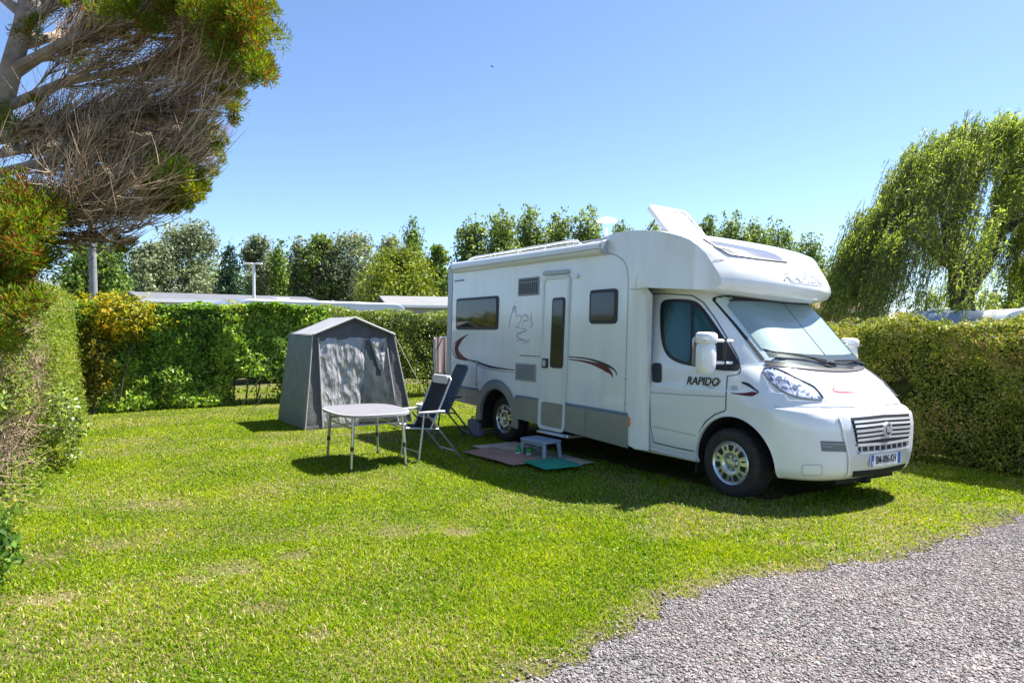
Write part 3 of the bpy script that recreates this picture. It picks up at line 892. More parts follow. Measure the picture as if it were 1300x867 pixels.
# ---- awning cassette
aw = MB()
prof = [(.0, 0), (-.05, -.004), (-.095, .02), (-.115, .06), (-.112, .11), (-.085, .145), (-.04, .158), (.0, .155)]
rows_ = []
for x, z in ((-5.30, 2.545), (-1.71, 2.515)):
    rows_.append([(x, -1.147 + p[0], z + p[1]) for p in prof])
aw.grid(rows_); n_ = len(prof)
aw.add(rows_[0], [tuple(range(n_))]); aw.add(rows_[1], [tuple(range(n_ - 1, -1, -1))])
awn = aw.build('awning', mat('awning_white', (.74, .76, .78), .3, var=.02, coat=.3), van, weld=.001, bevel=.005)
cp = MB()
for x0, z in ((-5.335, 2.545), (-1.712, 2.515)):
    cp.prism([(x0, -1.146 + p[0] * 1.06, z + p[1] * 1.04 - .003) for p in prof], (.036, 0, 0))
cp.build('end_cap', GREYTRIM, awn, bevel=.006)
li = MB(); li.box(-5.29, -1.73, -1.2685, -1.2625, 2.57, 2.578); li.box(-5.29, -1.73, -1.166, -1.150, 2.700, 2.712)
li.build('front_rail_joint', SEAML, awn)
# grey corner post at the rear
gp = MB()
for s in (1, -1):
    gp.grid([[(-5.43, s * -1.156, z), (-5.55, s * -1.154, z), (-5.60, s * -1.14, z), (-5.625, s * -1.10, z), (-5.64, s * -1.02, z)] for z in np.linspace(.56, 2.64, 9)])
gp.build('corner_trim', GREYTRIM, van)
gl_ = MB(); gl_.box(-5.36, -5.05, -1.158, -1.152, 2.40, 2.425); gl_.build('grab_rail', EDGEB, van, bevel=.003)

# ---- panel joints
sj = MB()
joint = chaikin([(-1.75, 2.535), (-1.55, 2.50), (-1.38, 2.40), (-1.33, 2.25), (-1.325, 2.0), (-1.327, 1.6), (-1.33, .68)], 2, False)
stroke(joint, bodyS, .012, .0025, 60, sj)
stroke([(-4.60, 1.15), (-4.60, .75)], bodyS, .014, .0025, 12, sj); stroke([(-5.0, 1.145), (-4.60, 1.145)], bodyS, .006, .0025, 8, sj)
stroke([(-1.3, 2.085), (-1.05, 2.075)], bodyS, .010, .0025, 8, sj)
stroke([(-5.42, 2.46), (-5.42, .75)], bodyS, .006, .0025, 20, sj)
sj.build('panel_joint', SEAML, van)
hj = MB()
for z in (.80, 1.12): side_plate(-4.625, -4.575, z - .02, z + .02, .01, YS + .001, YS - .012, hj)
for z in (.80, 1.08): side_plate(-1.34, -1.315, z - .012, z + .012, .005, YS + .001, YS - .008, hj)
hj.build('hinge', GREYTRIM, van, bevel=.003)
side_plate(-1.30, -1.245, .555, .65, .01, -1.135, -1.158).build('side_marker', ORANGE, van, bevel=.004)

# ---- vinyl graphics on the body
d1 = MB()
stroke(chaikin([(-2.36, 1.262), (-2.05, 1.248), (-1.75, 1.205), (-1.57, 1.14), (-1.545, 1.08)], 2, False), bodyS, [.012, .016, .022, .03, .055, .07, .012], .003, 50, d1, 0)
stroke(chaikin([(-4.90, 1.555), (-5.15, 1.46), (-5.27, 1.33), (-5.20, 1.235), (-5.03, 1.185), (-4.86, 1.165)], 2, False), bodyS, [.012, .035, .09, .12, .10, .05, .012], .003, 50, d1, 0)
d1.build('maroon_swoosh', MAROON, van, smooth=False)
d2 = MB()
stroke(chaikin([(-2.37, 1.292), (-2.0, 1.285), (-1.70, 1.235), (-1.50, 1.17), (-1.475, 1.11)], 2, False), bodyS, [.012, .016, .018, .028, .03, .012], .003, 50, d2)
stroke(chaikin([(-4.93, 1.165), (-4.62, 1.14), (-4.2, 1.075), (-3.57, 1.065)], 2, False), bodyS, [.012, .035, .032, .022, .012], .003, 40, d2)
stroke(chaikin([(-3.45, 1.275), (-2.97, 1.275)], 1, False), bodyS, .010, .003, 10, d2)
stroke(chaikin([(-5.36, 1.30), (-5.32, 1.22), (-5.2, 1.165), (-4.9, 1.15)], 2, False), bodyS, [.008, .022, .015, .01], .003, 24, d2)
d2.build('dark_swoosh', INK, van, smooth=False)
d3 = MB()
stroke(chaikin([(-4.62, 1.09), (-4.2, 1.04), (-3.57, 1.03)], 2, False), bodyS, [.02, .014, .008], .003, 24, d3)
stroke(chaikin([(-4.99, 1.53), (-5.31, 1.43), (-5.39, 1.31), (-5.34, 1.21)], 2, False), bodyS, [.006, .02, .03, .012], .0022, 24, d3)
d3.build('grey_swoosh', GREYINK, van, smooth=False)
# the line drawing of a pair of animals
dd = MB()
for path, w in (
    ([(-3.75, 1.65), (-3.70, 1.79), (-3.63, 1.97), (-3.58, 1.96), (-3.56, 1.80)], .014),
    ([(-3.63, 1.97), (-3.605, 1.88)], .012),
    ([(-3.55, 1.80), (-3.48, 1.84), (-3.42, 1.80), (-3.46, 1.73), (-3.52, 1.70)], .012),
    ([(-3.42, 1.79), (-3.36, 1.84), (-3.30, 1.83), (-3.27, 1.78)], .014),
    ([(-3.40, 1.68), (-3.38, 1.76), (-3.30, 1.75), (-3.24, 1.77)], .012),
    ([(-3.19, 1.87), (-3.21, 1.76), (-3.15, 1.68), (-3.23, 1.66)], .014),
    ([(-3.60, 1.66), (-3.52, 1.675), (-3.46, 1.65)], .014),
    ([(-3.44, 1.64), (-3.34, 1.65), (-3.28, 1.62), (-3.38, 1.60), (-3.50, 1.58), (-3.55, 1.545), (-3.48, 1.51), (-3.36, 1.50)], .017),
    ([(-3.54, 1.475), (-3.42, 1.49), (-3.30, 1.475), (-3.21, 1.49)], .012),
    ([(-3.42, 1.44), (-3.30, 1.45), (-3.24, 1.47)], .009)):
    stroke(chaikin(path, 2, False), bodyS, [w * .5, w, w, w * .6], .003, 24, dd)
dd.build('animal_sketch', GREYINK, van, smooth=False)

# ---- roof: rails, vents, aerial, raised hatch, smoked panorama glass
rl = MB()
for y in (-1.02, .98):
    rl.tube([(-5.2, y, 2.70), (-5.12, y, 2.76), (-5.0, y, 2.775), (-2.55, y, 2.775), (-2.42, y, 2.76), (-2.34, y, 2.71)], .016, 8)
    for x in (-4.5, -3.75, -3.1): rl.tube([(x, y, 2.68), (x, y, 2.775)], .013, 6)
rl.build('roof_rail', mat('white_rail', (.78, .79, .80), .3, var=.02), van)
rv = MB()
rv.box(-4.95, -4.5, -.35, .15, 2.70, 2.80); rv.box(-2.75, -2.42, -.55, -.15, 2.71, 2.83)
rv.build('roof_vent', WHITE, van, bevel=.035, seg=3)
an = MB()
an.tube([(-2.96, -.05, 2.72), (-2.96, -.05, 3.10)], .02, 10)
an.lathe([(.0, 3.16), (.06, 3.157), (.115, 3.14), (.155, 3.112), (.15, 3.098), (.08, 3.085), (0, 3.08)], (-2.96, -.05, .09), 'z', 24)
an.build('antenna', WHITE, van)
ht = MB()
hb0, hb1 = Vector((-1.30, 0, 2.775)), Vector((-1.66, 0, 3.15))
dirh = (hb1 - hb0).normalized(); nrm = Vector((dirh.z, 0, -dirh.x))
Mh = Matrix(((dirh.x, 0, nrm.x, hb0.x), (0, 1, 0, 0), (dirh.z, 0, nrm.z, hb0.z), (0, 0, 0, 1)))
Lh = (hb1 - hb0).length
rr = rrect(0, Lh, -.56, .10, .06)
hatch = MB().prism([Mh @ Vector((a, b, -.012)) for a, b in rr], nrm * .024).build('roof_hatch', HATCHM, van, bevel=.008)
fm = MB()
ro, ri = rr + [rr[0]], rrect(.035, Lh - .035, -.525, .065, .05); ri = ri + [ri[0]]
fm.grid([[Mh @ Vector((a, b, -.03)) for a, b in ro], [Mh @ Vector((a, b, .03)) for a, b in ro], [Mh @ Vector((a, b, .03)) for a, b in ri], [Mh @ Vector((a, b, -.03)) for a, b in ri], [Mh @ Vector((a, b, -.03)) for a, b in ro]])
fm.build('hatch_frame', mat('hatch_frame_white', (.72, .73, .74), .4), hatch)
hs_ = MB()
for y in (-.53, .07):
    hs_.tube([(-1.75, y, 2.74), Mh @ Vector((Lh * .62, y, .03))], .009, 6)
hs_.build('gas_strut', BLACKP, hatch)
hf = MB()
ro, ri = rrect(-1.86, -1.25, -.62, .15, .07), rrect(-1.80, -1.31, -.56, .09, .05)
ro = ro + [ro[0]]; ri = ri + [ri[0]]
hf.grid([[(a, b, 2.735) for a, b in ro], [(a, b, 2.79) for a, b in ro], [(a, b, 2.795) for a, b in ri], [(a, b, 2.735) for a, b in ri]])
hf.build('hatch_collar', WHITE, van, bevel=.006)
pano = patch(chaikin([(894, 305.5), (909, 314), (926.5, 322.7), (962, 328), (998, 332.6), (981, 321), (948, 314.5), (920, 309)], 1), bodyT, .008, .012, 60, 6)
pano.build('panorama_glass', ROOFGLASS, van)
pf = MB(); stroke([(893, 304.5), (909, 313.5), (926.5, 323.2), (962, 328.6), (999, 333.2)], bodyT, .022, .006, 40, pf, thick=.006)
pf.build('panorama_rubber', BLACKP, van)

# ---- underside
ub = MB()
ub.box(-5.3, .5, -.42, .42, .24, .42); ub.box(-3.2, -1.4, -.95, .95, .30, .42)  # dark boxes added to deepen the shade below the floor
ub.tube([(HX, -.8, .32), (HX, .8, .32)], .06, 10); ub.tube([(0, -.8, .32), (0, .8, .32)], .05, 10)
ub.build('chassis_shade_block', DARK, van, smooth=False)
mf = MB(); mf.box(-4.50, -4.485, -1.10, -.84, .14, .52); mf.box(-.44, -.425, -.98, -.74, .16, .5)
mf.build('mud_flap', BLACKP, van)

# ---- wheels
def wheel(x, y, s):
    w = empty('wheel'); w.parent = van; w.location = (x, y, .332)
    t = MB()
    prof = [(.205, .0), (.222, -.012), (.25, -.020), (.285, -.022), (.312, -.014), (.328, .004), (.333, .025), (.334, .11), (.333, .19), (.325, .212), (.30, .225), (.25, .225), (.205, .20)]
    t.lathe([(r_, h_ * s) for r_, h_ in prof], (0, 0, 0), 'y', 56)
    # tread blocks
    for k in range(64):
        a = 2 * PI * k / 64
        for j, (y0, y1) in enumerate(((.012, .065), (.08, .14), (.155, .205))):
            aa = a + (.05 if j == 1 else 0)
            M = Matrix.Rotation(-aa, 4, 'Y')
            t.box(.332, .339, min(s * y0, s * y1), max(s * y0, s * y1), -.0125, .0125, 0, M)
    t.build('tyre', RUBBER, w, angle=50)
    r = MB()
    r.lathe([(.212, .012 * s), (.214, -.006 * s), (.206, -.014 * s), (.196, -.006 * s), (.188, .006 * s), (.150, .0 * s), (.105, -.006 * s), (.085, .0), (.072, .022 * s), (.050, .022 * s), (.046, -.004 * s), (.028, -.008 * s), (0, -.008 * s)], (0, 0, 0), 'y', 56)
    r.lathe([(.212, .012 * s), (.2, .06 * s), (.0, .07 * s)], (0, 0, 0), 'y', 40)
    for k in range(7):
        M = Matrix.Rotation(2 * PI * k / 7, 4, 'Y')
        for dx in (-.0,):
            r.prism([M @ Vector((px_, (-.0055 - .0015 * (pz_ > .16)) * s, pz_)) for px_, pz_ in [(-.020, .118), (.020, .118), (.027, .178), (-.027, .178)]], M @ Vector((0, .012 * s, 0)), 1)
        M2 = Matrix.Rotation(2 * PI * (k + .5) / 7, 4, 'Y')
        r.prism([M2 @ Vector((.009 * math.cos(b), -.0055 * s, .150 + .026 * math.sin(b))) for b in np.linspace(0, 2 * PI, 12, endpoint=False)], M2 @ Vector((0, .011 * s, 0)), 1)
        M3 = Matrix.Rotation(2 * PI * (k + .2) / 7, 4, 'Y')
        r.tube([M3 @ Vector((0, .024 * s, .061)), M3 @ Vector((0, .008 * s, .061))], .008, 6, 1)
    r.build('wheel_trim', [mat('wheel_trim_silver', (.72, .73, .75), .22, metal=.7, var=.05), BLACKP], w, angle=45)
    return w
wheel(0.0, -.985, 1); wheel(HX, -1.0, 1); wheel(0.0, .985, -1); wheel(HX, 1.0, -1)

# ---- cab details --------------------------------------------------------
# door leaf standing a few millimetres proud of the cab side
door_px = [(825, 374), (845, 372.8), (880, 375.5), (893, 384), (908, 404), (922, 427), (937, 454), (940.5, 470), (938, 475), (923.5, 477), (922, 500), (921.5, 521), (908, 526), (896, 535), (888, 548), (884.5, 562), (883, 573), (860, 568.5), (830, 561.5), (826, 540), (824.5, 470), (824, 420)]
gap = MB(); stroke(door_px + [door_px[0]], cabT, .013, .0018, 170, gap)
gap.build('door_gap', SEAM, van)
door_in = [(866 + (x - 866) * (1 - 1.1 / max(8, math.hypot(x - 866, y - 478))), 478 + (y - 478) * (1 - 1.1 / max(8, math.hypot(x - 866, y - 478)))) for x, y in door_px]
cd = patch(door_in, cabT, .0055, .006, 170, 16, (866, 478)).build('cab_door', WHITE2, van)
win_px = chaikin([(838.5, 392), (840, 384), (847, 379.5), (878, 380.5), (888, 385), (898, 397), (914, 420), (934, 451), (940, 464), (938.5, 471), (915, 470.5), (868, 463.5), (851, 456), (843, 445), (839, 425)], 2)
cw = patch(win_px, cabT, .010, .008, 90, 6, (872, 430)).build('cab_window', BLACKP, cd)
patch(chaikin([(843.5, 393), (845, 386), (850, 384), (876, 384.5), (878, 388), (877.5, 460), (869, 459), (854, 452.5), (847, 442), (844, 424)], 1), cabT, .0135, .004, 70, 5).build('pane', CABGLASS, cw)
patch(chaikin([(882.5, 389), (887, 390), (896, 402), (911, 424), (913, 430), (911, 466), (884, 461.5), (882.5, 440)], 1), cabT, .0135, .004, 60, 5).build('quarter_pane', CABGLASS, cw)
hb = MB(); patch(rrect(829.5, 840.5, 461, 486, 3.5), cabT, .022, .03, 48, 4, None, hb)
hb.build('handle', BLACKP, cd, bevel=.003)
cl = MB()
stroke([(826, 498), (866, 501), (921, 503.5)], cabT, .012, .0068, 30, cl)
stroke([(829, 541), (868, 549.5), (884, 553)], cabT, .008, .0068, 24, cl)
cl.build('swage_line', SEAML, cd)
# black corner the mirror stands on
patch(chaikin([(906, 468.5), (908, 452), (914, 436), (926, 441), (938, 459), (940, 466), (938, 471.5), (920, 471)], 1), cabT, .016, .006, 50, 4).build('mirror_base', BLACKP, cd)
# mirrored trim on the far side
far = MB()
far_in = patch(door_in, cabT, .0055, .006, 90, 6, (866, 478))
far.add([(x, -y, z) for x, y, z in far_in.v], far_in.f)
far.build('cab_door', WHITE2, van)
far = MB(); g_ = patch(win_px, cabT, .010, .008, 70, 5, (872, 430)); far.add([(x, -y, z) for x, y, z in g_.v], g_.f)
far.build('cab_window', CABGLASS, van)

# lettering and vinyl on the cab
h_ = cabS(-.33, 1.10)
tilt = math.atan2(h_[1].z, -h_[1].y)
Mt = Matrix.Translation((-.345, h_[0].y - .013, 1.108)) @ Matrix.Rotation(R(-1.2), 4, 'Y') @ frame_side(0, 0, 0)
text_mesh('lettering', 'RAPIDO', .115, INK, cd, Mt, shear=.28, bold=.0022)
em = MB()
for path, w in (([(904.5, 484), (906, 488.6), (909.5, 488), (910, 484.5)], .010), ([(912, 489), (914, 486), (915.5, 482.5)], .012), ([(895, 489.6), (904, 490.4), (912, 489.8)], .008), ([(898, 492.4), (908, 493)], .006)):
    stroke(path, cabT, w, .0072, 16, em)
em.build('emblem', GREYINK, cd, smooth=False)
fv_ = MB()
stroke(chaikin([(942, 485.5), (950, 488), (958, 494), (963, 497.5)], 2, False), cabT, [.02, .03, .02, .012], .003, 24, fv_, 0)
stroke(chaikin([(928, 499), (942, 500.5), (955, 500.3), (963.5, 498.2)], 2, False), cabT, [.008, .014, .028, .045, .01], .003, 30, fv_, 1)
stroke([(928, 491), (936, 491.3)], cabT, .012, .003, 8, fv_, 2); stroke([(928, 494), (937, 494.3)], cabT, .012, .003, 8, fv_, 2)
fv_.build('wing_vinyl', [INK, MAROON, GREYINK], van, smooth=False)
# wing repeater, arch lip
mp = MB()
ring = []
for a in np.linspace(R(-6), R(186), 49):
    p_ = [(.045 + r_ * math.cos(a), .335 + (r_ + .01) * math.sin(a)) for r_ in (.449, .470)]
    hh = [cabS(*q) for q in p_]
    if any(q is None for q in hh): continue
    ring.append([tuple(hh[0][0] + Vector((0, .03, 0))), tuple(hh[0][0] + hh[0][1] * .009), tuple(hh[1][0] + hh[1][1] * .007), tuple(hh[1][0] + hh[1][1] * -.002)])
mp.grid(ring); mp.grid([[(p[0], -p[1], p[2]) for p in r_] for r_ in ring])
mp.build('arch_lip', WHITE2, van)
sm = MB(); patch(rrect(965.5, 969.5, 495.5, 499, 1.2), cabT, .006, .006, 24, 2, None, sm); 
sl_ = MB()
stroke([(806, 564.5), (850, 575.5), (884, 583)], cabT, .035, .010, 24, sl_, thick=.006)
sl_.build('sill', WHITE2, van, bevel=.004)

# windscreen: black surround, thermal blind behind the glass, glass
ws = [(-.815, 1.345), (-.80, 1.97), (-.74, 2.0), (-.4, 2.01), (0, 2.015), (.4, 2.01), (.74, 2.0), (.80, 1.97), (.815, 1.345), (.74, 1.312), (.4, 1.287), (0, 1.278), (-.4, 1.287), (-.74, 1.312)]
patch(ws, cabF, .004, .006, 120, 8, (0, 1.65)).build('windscreen_surround', BLACKP, van)
bl = MB()
L_ = [(-.755, 1.46), (-.75, 1.90), (-.70, 1.935), (-.3, 1.945), (-.010, 1.948), (-.010, 1.405), (-.35, 1.41), (-.68, 1.43)]
patch(L_, cabF, .008, .003, 70, 6, None, bl); patch([(-y, z) for y, z in L_], cabF, .008, .003, 70, 6, None, bl)
bl.build('sun_blind', BLINDM, van)
patch([(y * .985, 1.65 + (z - 1.65) * .985) for y, z in ws], cabF, .020, .010, 120, 8, (0, 1.65)).build('windscreen', WSGLASS, van)
sc_ = MB(); stroke(chaikin([(-.80, 1.318), (-.4, 1.268), (0, 1.256), (.4, 1.268), (.80, 1.318)], 2, False), cabF, .055, .006, 50, sc_, thick=.008)
sc_.build('scuttle', BLACKP, van)
wp = MB()
def wiper(pv, tip, lo):
    a = cabF(*pv); b = cabF(*tip)
    pa = a[0] + a[1] * .03; pb = b[0] + b[1] * .05
    mid = (pa + pb) / 2 + a[1] * .02
    wp.tube([pa, lerp(pa, mid, .6), mid], [.016, .012, .009], 6)
    c = cabF(*lo); pts_ = []
    for k in np.linspace(0, 1, 14):
        h2 = cabF(lerp(lo[0], tip[0], k), lerp(lo[1], tip[1], k))
        pts_.append(h2[0] + h2[1] * .032)
    wp.tube(pts_, [.006] + [.010] * 12 + [.006], 6)
    wp.tube([mid, pts_[8]], .008, 6)
wiper((-.02, 1.285), (-.69, 1.41), (-.10, 1.335)); wiper((.62, 1.30), (.04, 1.335), (.66, 1.345))
wp.tube([cabF(.30, 1.285)[0] + Vector((.03, 0, .02)), cabF(-.12, 1.31)[0] + Vector((.04, 0, .03))], .009, 6)
wp.build('wiper', BLACKP, van)

# bonnet: joint, air slots, small vinyl
bj = MB()
stroke(chaikin([(968, 463.5), (985, 466), (1017, 481.5), (1033, 489), (1047, 508), (1052, 512.5)], 2, False), cabT, .007, .003, 40, bj)
bj.build('bonnet_joint', SEAM, van)
bn = MB()
stroke([(1036, 475.5), (1060, 476.5)], cabT, .03, .003, 12, bn); stroke([(1073, 475), (1090, 474.5)], cabT, .03, .003, 12, bn)
bn.build('bonnet_slot', PALEINK, van, smooth=False)
bq = MB(); stroke(chaikin([(1060, 491), (1056, 496), (1062, 497.6), (1080, 498.3), (1097, 498.2)], 2, False), cabT, [.01, .03, .022, .012, .004], .003, 30, bq)
bq.build('bonnet_vinyl', REDV, van, smooth=False)
bs = MB(); stroke(chaikin([(-.70, .938), (-.5, .934), (0, .932), (.5, .934), (.70, .938)], 1, False), cabF, .016, .002, 60, bs)
bs.build('bumper_gap', SEAML, van)

# headlights
hl_px = chaikin([(967.5, 469.5), (974, 466.5), (983, 467), (1000, 474.5), (1017.5, 484), (1032, 490), (1040, 499), (1046.5, 508), (1030, 507.8), (1012.6, 505), (993, 497.7), (976, 483)], 1)
def headlamp(side):
    def flip(mb):
        if side < 0: mb.v = [(x, -y, z) for x, y, z in mb.v]
        return mb
    m, t, b, out = nt('reflector_facets')
    tc = t.nodes.new('ShaderNodeTexCoord'); vo = t.nodes.new('ShaderNodeTexVoronoi'); vo.inputs['Scale'].default_value = 34
    t.links.new(tc.outputs['Object'], vo.inputs['Vector'])
    cr = t.nodes.new('ShaderNodeValToRGB'); e = cr.color_ramp.elements
    e[0].color = (.10, .13, .22, 1); e[1].color = (.80, .83, .88, 1); e[0].position = .1; e[1].position = .6
    sp_ = t.nodes.new('ShaderNodeSeparateColor'); t.links.new(vo.outputs['Color'], sp_.inputs[0]); t.links.new(sp_.outputs[0], cr.inputs[0])
    t.links.new(cr.outputs[0], b.inputs['Base Color']); b.inputs['Metallic'].default_value = .55; b.inputs['Roughness'].default_value = .25
    bp = t.nodes.new('ShaderNodeBump'); bp.inputs['Strength'].default_value = .7; bp.inputs['Distance'].default_value = .02
    t.links.new(sp_.outputs[1], bp.inputs['Height']); t.links.new(bp.outputs[0], b.inputs['Normal'])
    hl = flip(patch(hl_px, cabT, .005, .008, 80, 7)).build('headlight', m, van)
    rg = MB()
    for cx_, cy_, rx, ry in ((989, 481, 9.5, 7.5), (1009, 492, 8.5, 7), (1026, 500, 5.5, 4.5)):
        patch([(cx_ + rx * .42 * math.cos(a), cy_ + ry * .42 * math.sin(a)) for a in np.linspace(0, 2 * PI, 16, endpoint=False)], cabT, .009, .004, 16, 2, None, rg, 1)
    for a_, b_ in (((981, 470.5), (990, 494)), ((1000, 478), (1009, 503)), ((1019, 488), (1029, 506.5))):
        stroke([a_, b_], cabT, .010, .007, 10, rg, 0)
    flip(rg).build('lamp_bowl', [SILV, mat('lamp_glass', (.30, .34, .42), .12, metal=.5)], hl)
    flip(patch(hl_px, cabT, .018, .014, 80, 7)).build('lens', LENS, hl)
    rm_ = MB(); stroke(hl_px + [hl_px[0]], cabT, .010, .012, 80, rm_, thick=.004); flip(rm_).build('lamp_rim', SEAM, hl)
headlamp(1); headlamp(-1)

# nose: silver surround, grille, bars, badge, plate, lower intake, fog panels
srd = [(-.625, .872), (0, .885), (.625, .872), (.60, .70), (.535, .50), (.50, .335), (0, .318), (-.50, .335), (-.535, .50), (-.60, .70)]
patch(srd, cabF, .014, .016, 110, 8, (0, .62)).build('grille_surround', SILV, van, bevel=.004)
gr = patch([(-.515, .848), (0, .858), (.515, .848), (.50, .75), (.462, .622), (0, .612), (-.462, .622), (-.50, .75)], cabF, .017, .006, 90, 5).build('grille', BLACKP, van)
gb = MB()
for k in range(5):
    z = lerp(.815, .655, k / 4); w_ = lerp(.50, .47, k / 4)
    stroke([(-w_, z), (0, z + .008), (w_, z)], cabF, .021, .019, 30, gb, thick=.014)
stroke([(-.468, .613), (0, .603), (.468, .613)], cabF, .022, .019, 30, gb, thick=.016)
gb.build('grille_bar', BARM, gr)
lg = patch([(-.442, .592), (0, .584), (.442, .592), (.438, .552), (0, .544), (-.438, .552)], cabF, .018, .005, 70, 4).build('lower_grille', BLACKP, van)
lb = MB()
for k in range(9):
    y_ = lerp(-.40, .40, k / 8); stroke([(y_, .592), (y_, .545)], cabF, .016, .020, 5, lb, thick=.004)
stroke([(-.442, .538), (0, .530), (.442, .538)], cabF, .014, .019, 30, lb, thick=.012)
lb.build('grille_bar', SILV, lg)
nb = cabF(0, .735)[0].x
bd = MB()
def disc_x(cx_, r_, d0, d1, mi):
    bd.prism([(cx_ + d0, r_ * math.cos(a), .735 + r_ * math.sin(a)) for a in np.linspace(0, 2 * PI, 32, endpoint=False)], (d1 - d0, 0, 0), mi)
disc_x(nb, .068, .018, .045, 0); disc_x(nb, .050, .045, .047, 1)
for y_ in (-.03, -.01, .01, .03):
    bd.box(nb + .0475, nb + .050, y_ - .006, y_ + .006, .735 - .028, .735 + .028, 0)
bd.build('badge', [BARM, mat('badge_dark', (.05, .05, .055), .4)], van, bevel=.002)
npx = cabF(0, .455)[0].x
pl = MB(); pl.prism([(npx + .022, a, b) for a, b in rrect(-.262, .262, .398, .512, .01)], (.010, 0, 0), 0)
plate = pl.build('number_plate', [PLATEW], van, smooth=False)
pb = MB(); pb.prism([(npx + .0325, a, b) for a, b in rrect(-.257, -.215, .402, .508, .006)], (.002, 0, 0)); pb.prism([(npx + .0325, a, b) for a, b in rrect(.215, .257, .402, .508, .006)], (.002, 0, 0))
pb.build('blue_band', PLATEB, plate, smooth=False)
text_mesh('plate_text', 'BM-886-KH', .098, INK, plate, frame_front(npx + .0335, 0, .454) @ Matrix.Diagonal((.76, 1, 1, 1)), bold=.0018)
text_mesh('country_letter', 'F', .05, PLATEW, plate, frame_front(npx + .0355, -.236, .425))
low = patch([(-.47, .375), (0, .36), (.47, .375), (.44, .318), (0, .306), (-.44, .318)], cabF, .017, .005, 70, 4)
low.build('lower_intake', DARK, van)
fg = MB(); fp = patch([(1041.5, 559.5), (1073, 560.5), (1076.5, 573.5), (1043, 572.5)], cabT, .004, .008, 48, 4)
fg.add(fp.v, fp.f); fg.add([(x, -y, z) for x, y, z in fp.v], fp.f)
fog = fg.build('fog_panel', mat('fog_panel_grey', (.16, .17, .17), .4, var=.1), van)
fb = MB(); stroke([(1043.5, 563), (1074, 564)], cabT, .006, .006, 12, fb); stroke([(1044, 566.5), (1056, 567)], cabT, .006, .006, 12, fb); stroke([(1044, 574.2), (1077, 575)], cabT, .012, .006, 12, fb, 1)
fb.build('fog_bar', [SEAML, WHITE2], fog)
lc = MB(); patch(rrect(1019, 1043, 590.5, 602.5, 3), cabT, .003, .004, 40, 3, None, lc); lc.v += []
lc.build('tow_cover', WHITE2, van)
lcs = MB(); stroke(rrect(1018.3, 1043.7, 589.8, 603.2, 3) + [rrect(1018.3, 1043.7, 589.8, 603.2, 3)[0]], cabT, .007, .0015, 60, lcs)
lcs.build('tow_cover_gap', SEAML, van)
bl_ = MB(); stroke([(983, 516), (1010, 519.5), (1046, 521)], cabT, .008, .002, 24, bl_); bl_.build('wing_joint', SEAML, van)
# outer blades of the nose
ob = MB()
stroke([(-.635, .87), (-.608, .70), (-.545, .50), (-.508, .33)], cabF, .02, .010, 30, ob, thick=.006, mirror=True)
ob.build('nose_blade', WHITE2, van, bevel=.003)
tp = MB(); tp.box(.55, .83, -.06, .04, .20, .25); tp.box(.3, .8, -.5, .5, .225, .28); tp.build('undertray', DARK, van)

# lettering on the cap
hh = hit(BODY_T, Vector((4, 0, 2.20)), Vector((-1, 0, 0)))
pit_ = -math.atan2(hh[1].z, hh[1].x)
def bend_text(name, s, size, z0, mat_, shear, bold, y0=0.0, outline=False):
    o = text_mesh(name, s, size, mat_, van, Matrix(), shear=shear, bold=bold, extrude=0)
    for v in o.data.vertices:
        h2 = hit(BODY_T, Vector((4, v.co.x + y0, z0 + v.co.y * .62)), Vector((-1, 0, 0)))
        if h2: v.co = h2[0] + h2[1] * .004
    return o
bend_text('cap_lettering', 'RAPIDO', .20, 2.195, PALEINK, .28, .003)
cr_ = MB()
capF = on_front(BODY_T)
stroke([(-.28, 2.145), (0, 2.138), (.30, 2.14)], capF, .008, .004, 20, cr_)
for path in ([(-.12, 2.36), (-.05, 2.30), (.02, 2.29), (.0, 2.335), (-.1, 2.345)], [(.03, 2.31), (.10, 2.30), (.12, 2.335)], [(-.02, 2.272), (.08, 2.27)]):
    stroke(chaikin(path, 2, False), capF, .014, .004, 20, cr_)
cr_.build('crest', PALEINK, van, smooth=False)
ps = MB(); stroke([(905, 331), (919, 330)], bodyT, .012, .003, 8, ps); ps.build('cap_mark', PALEINK, van, smooth=False)

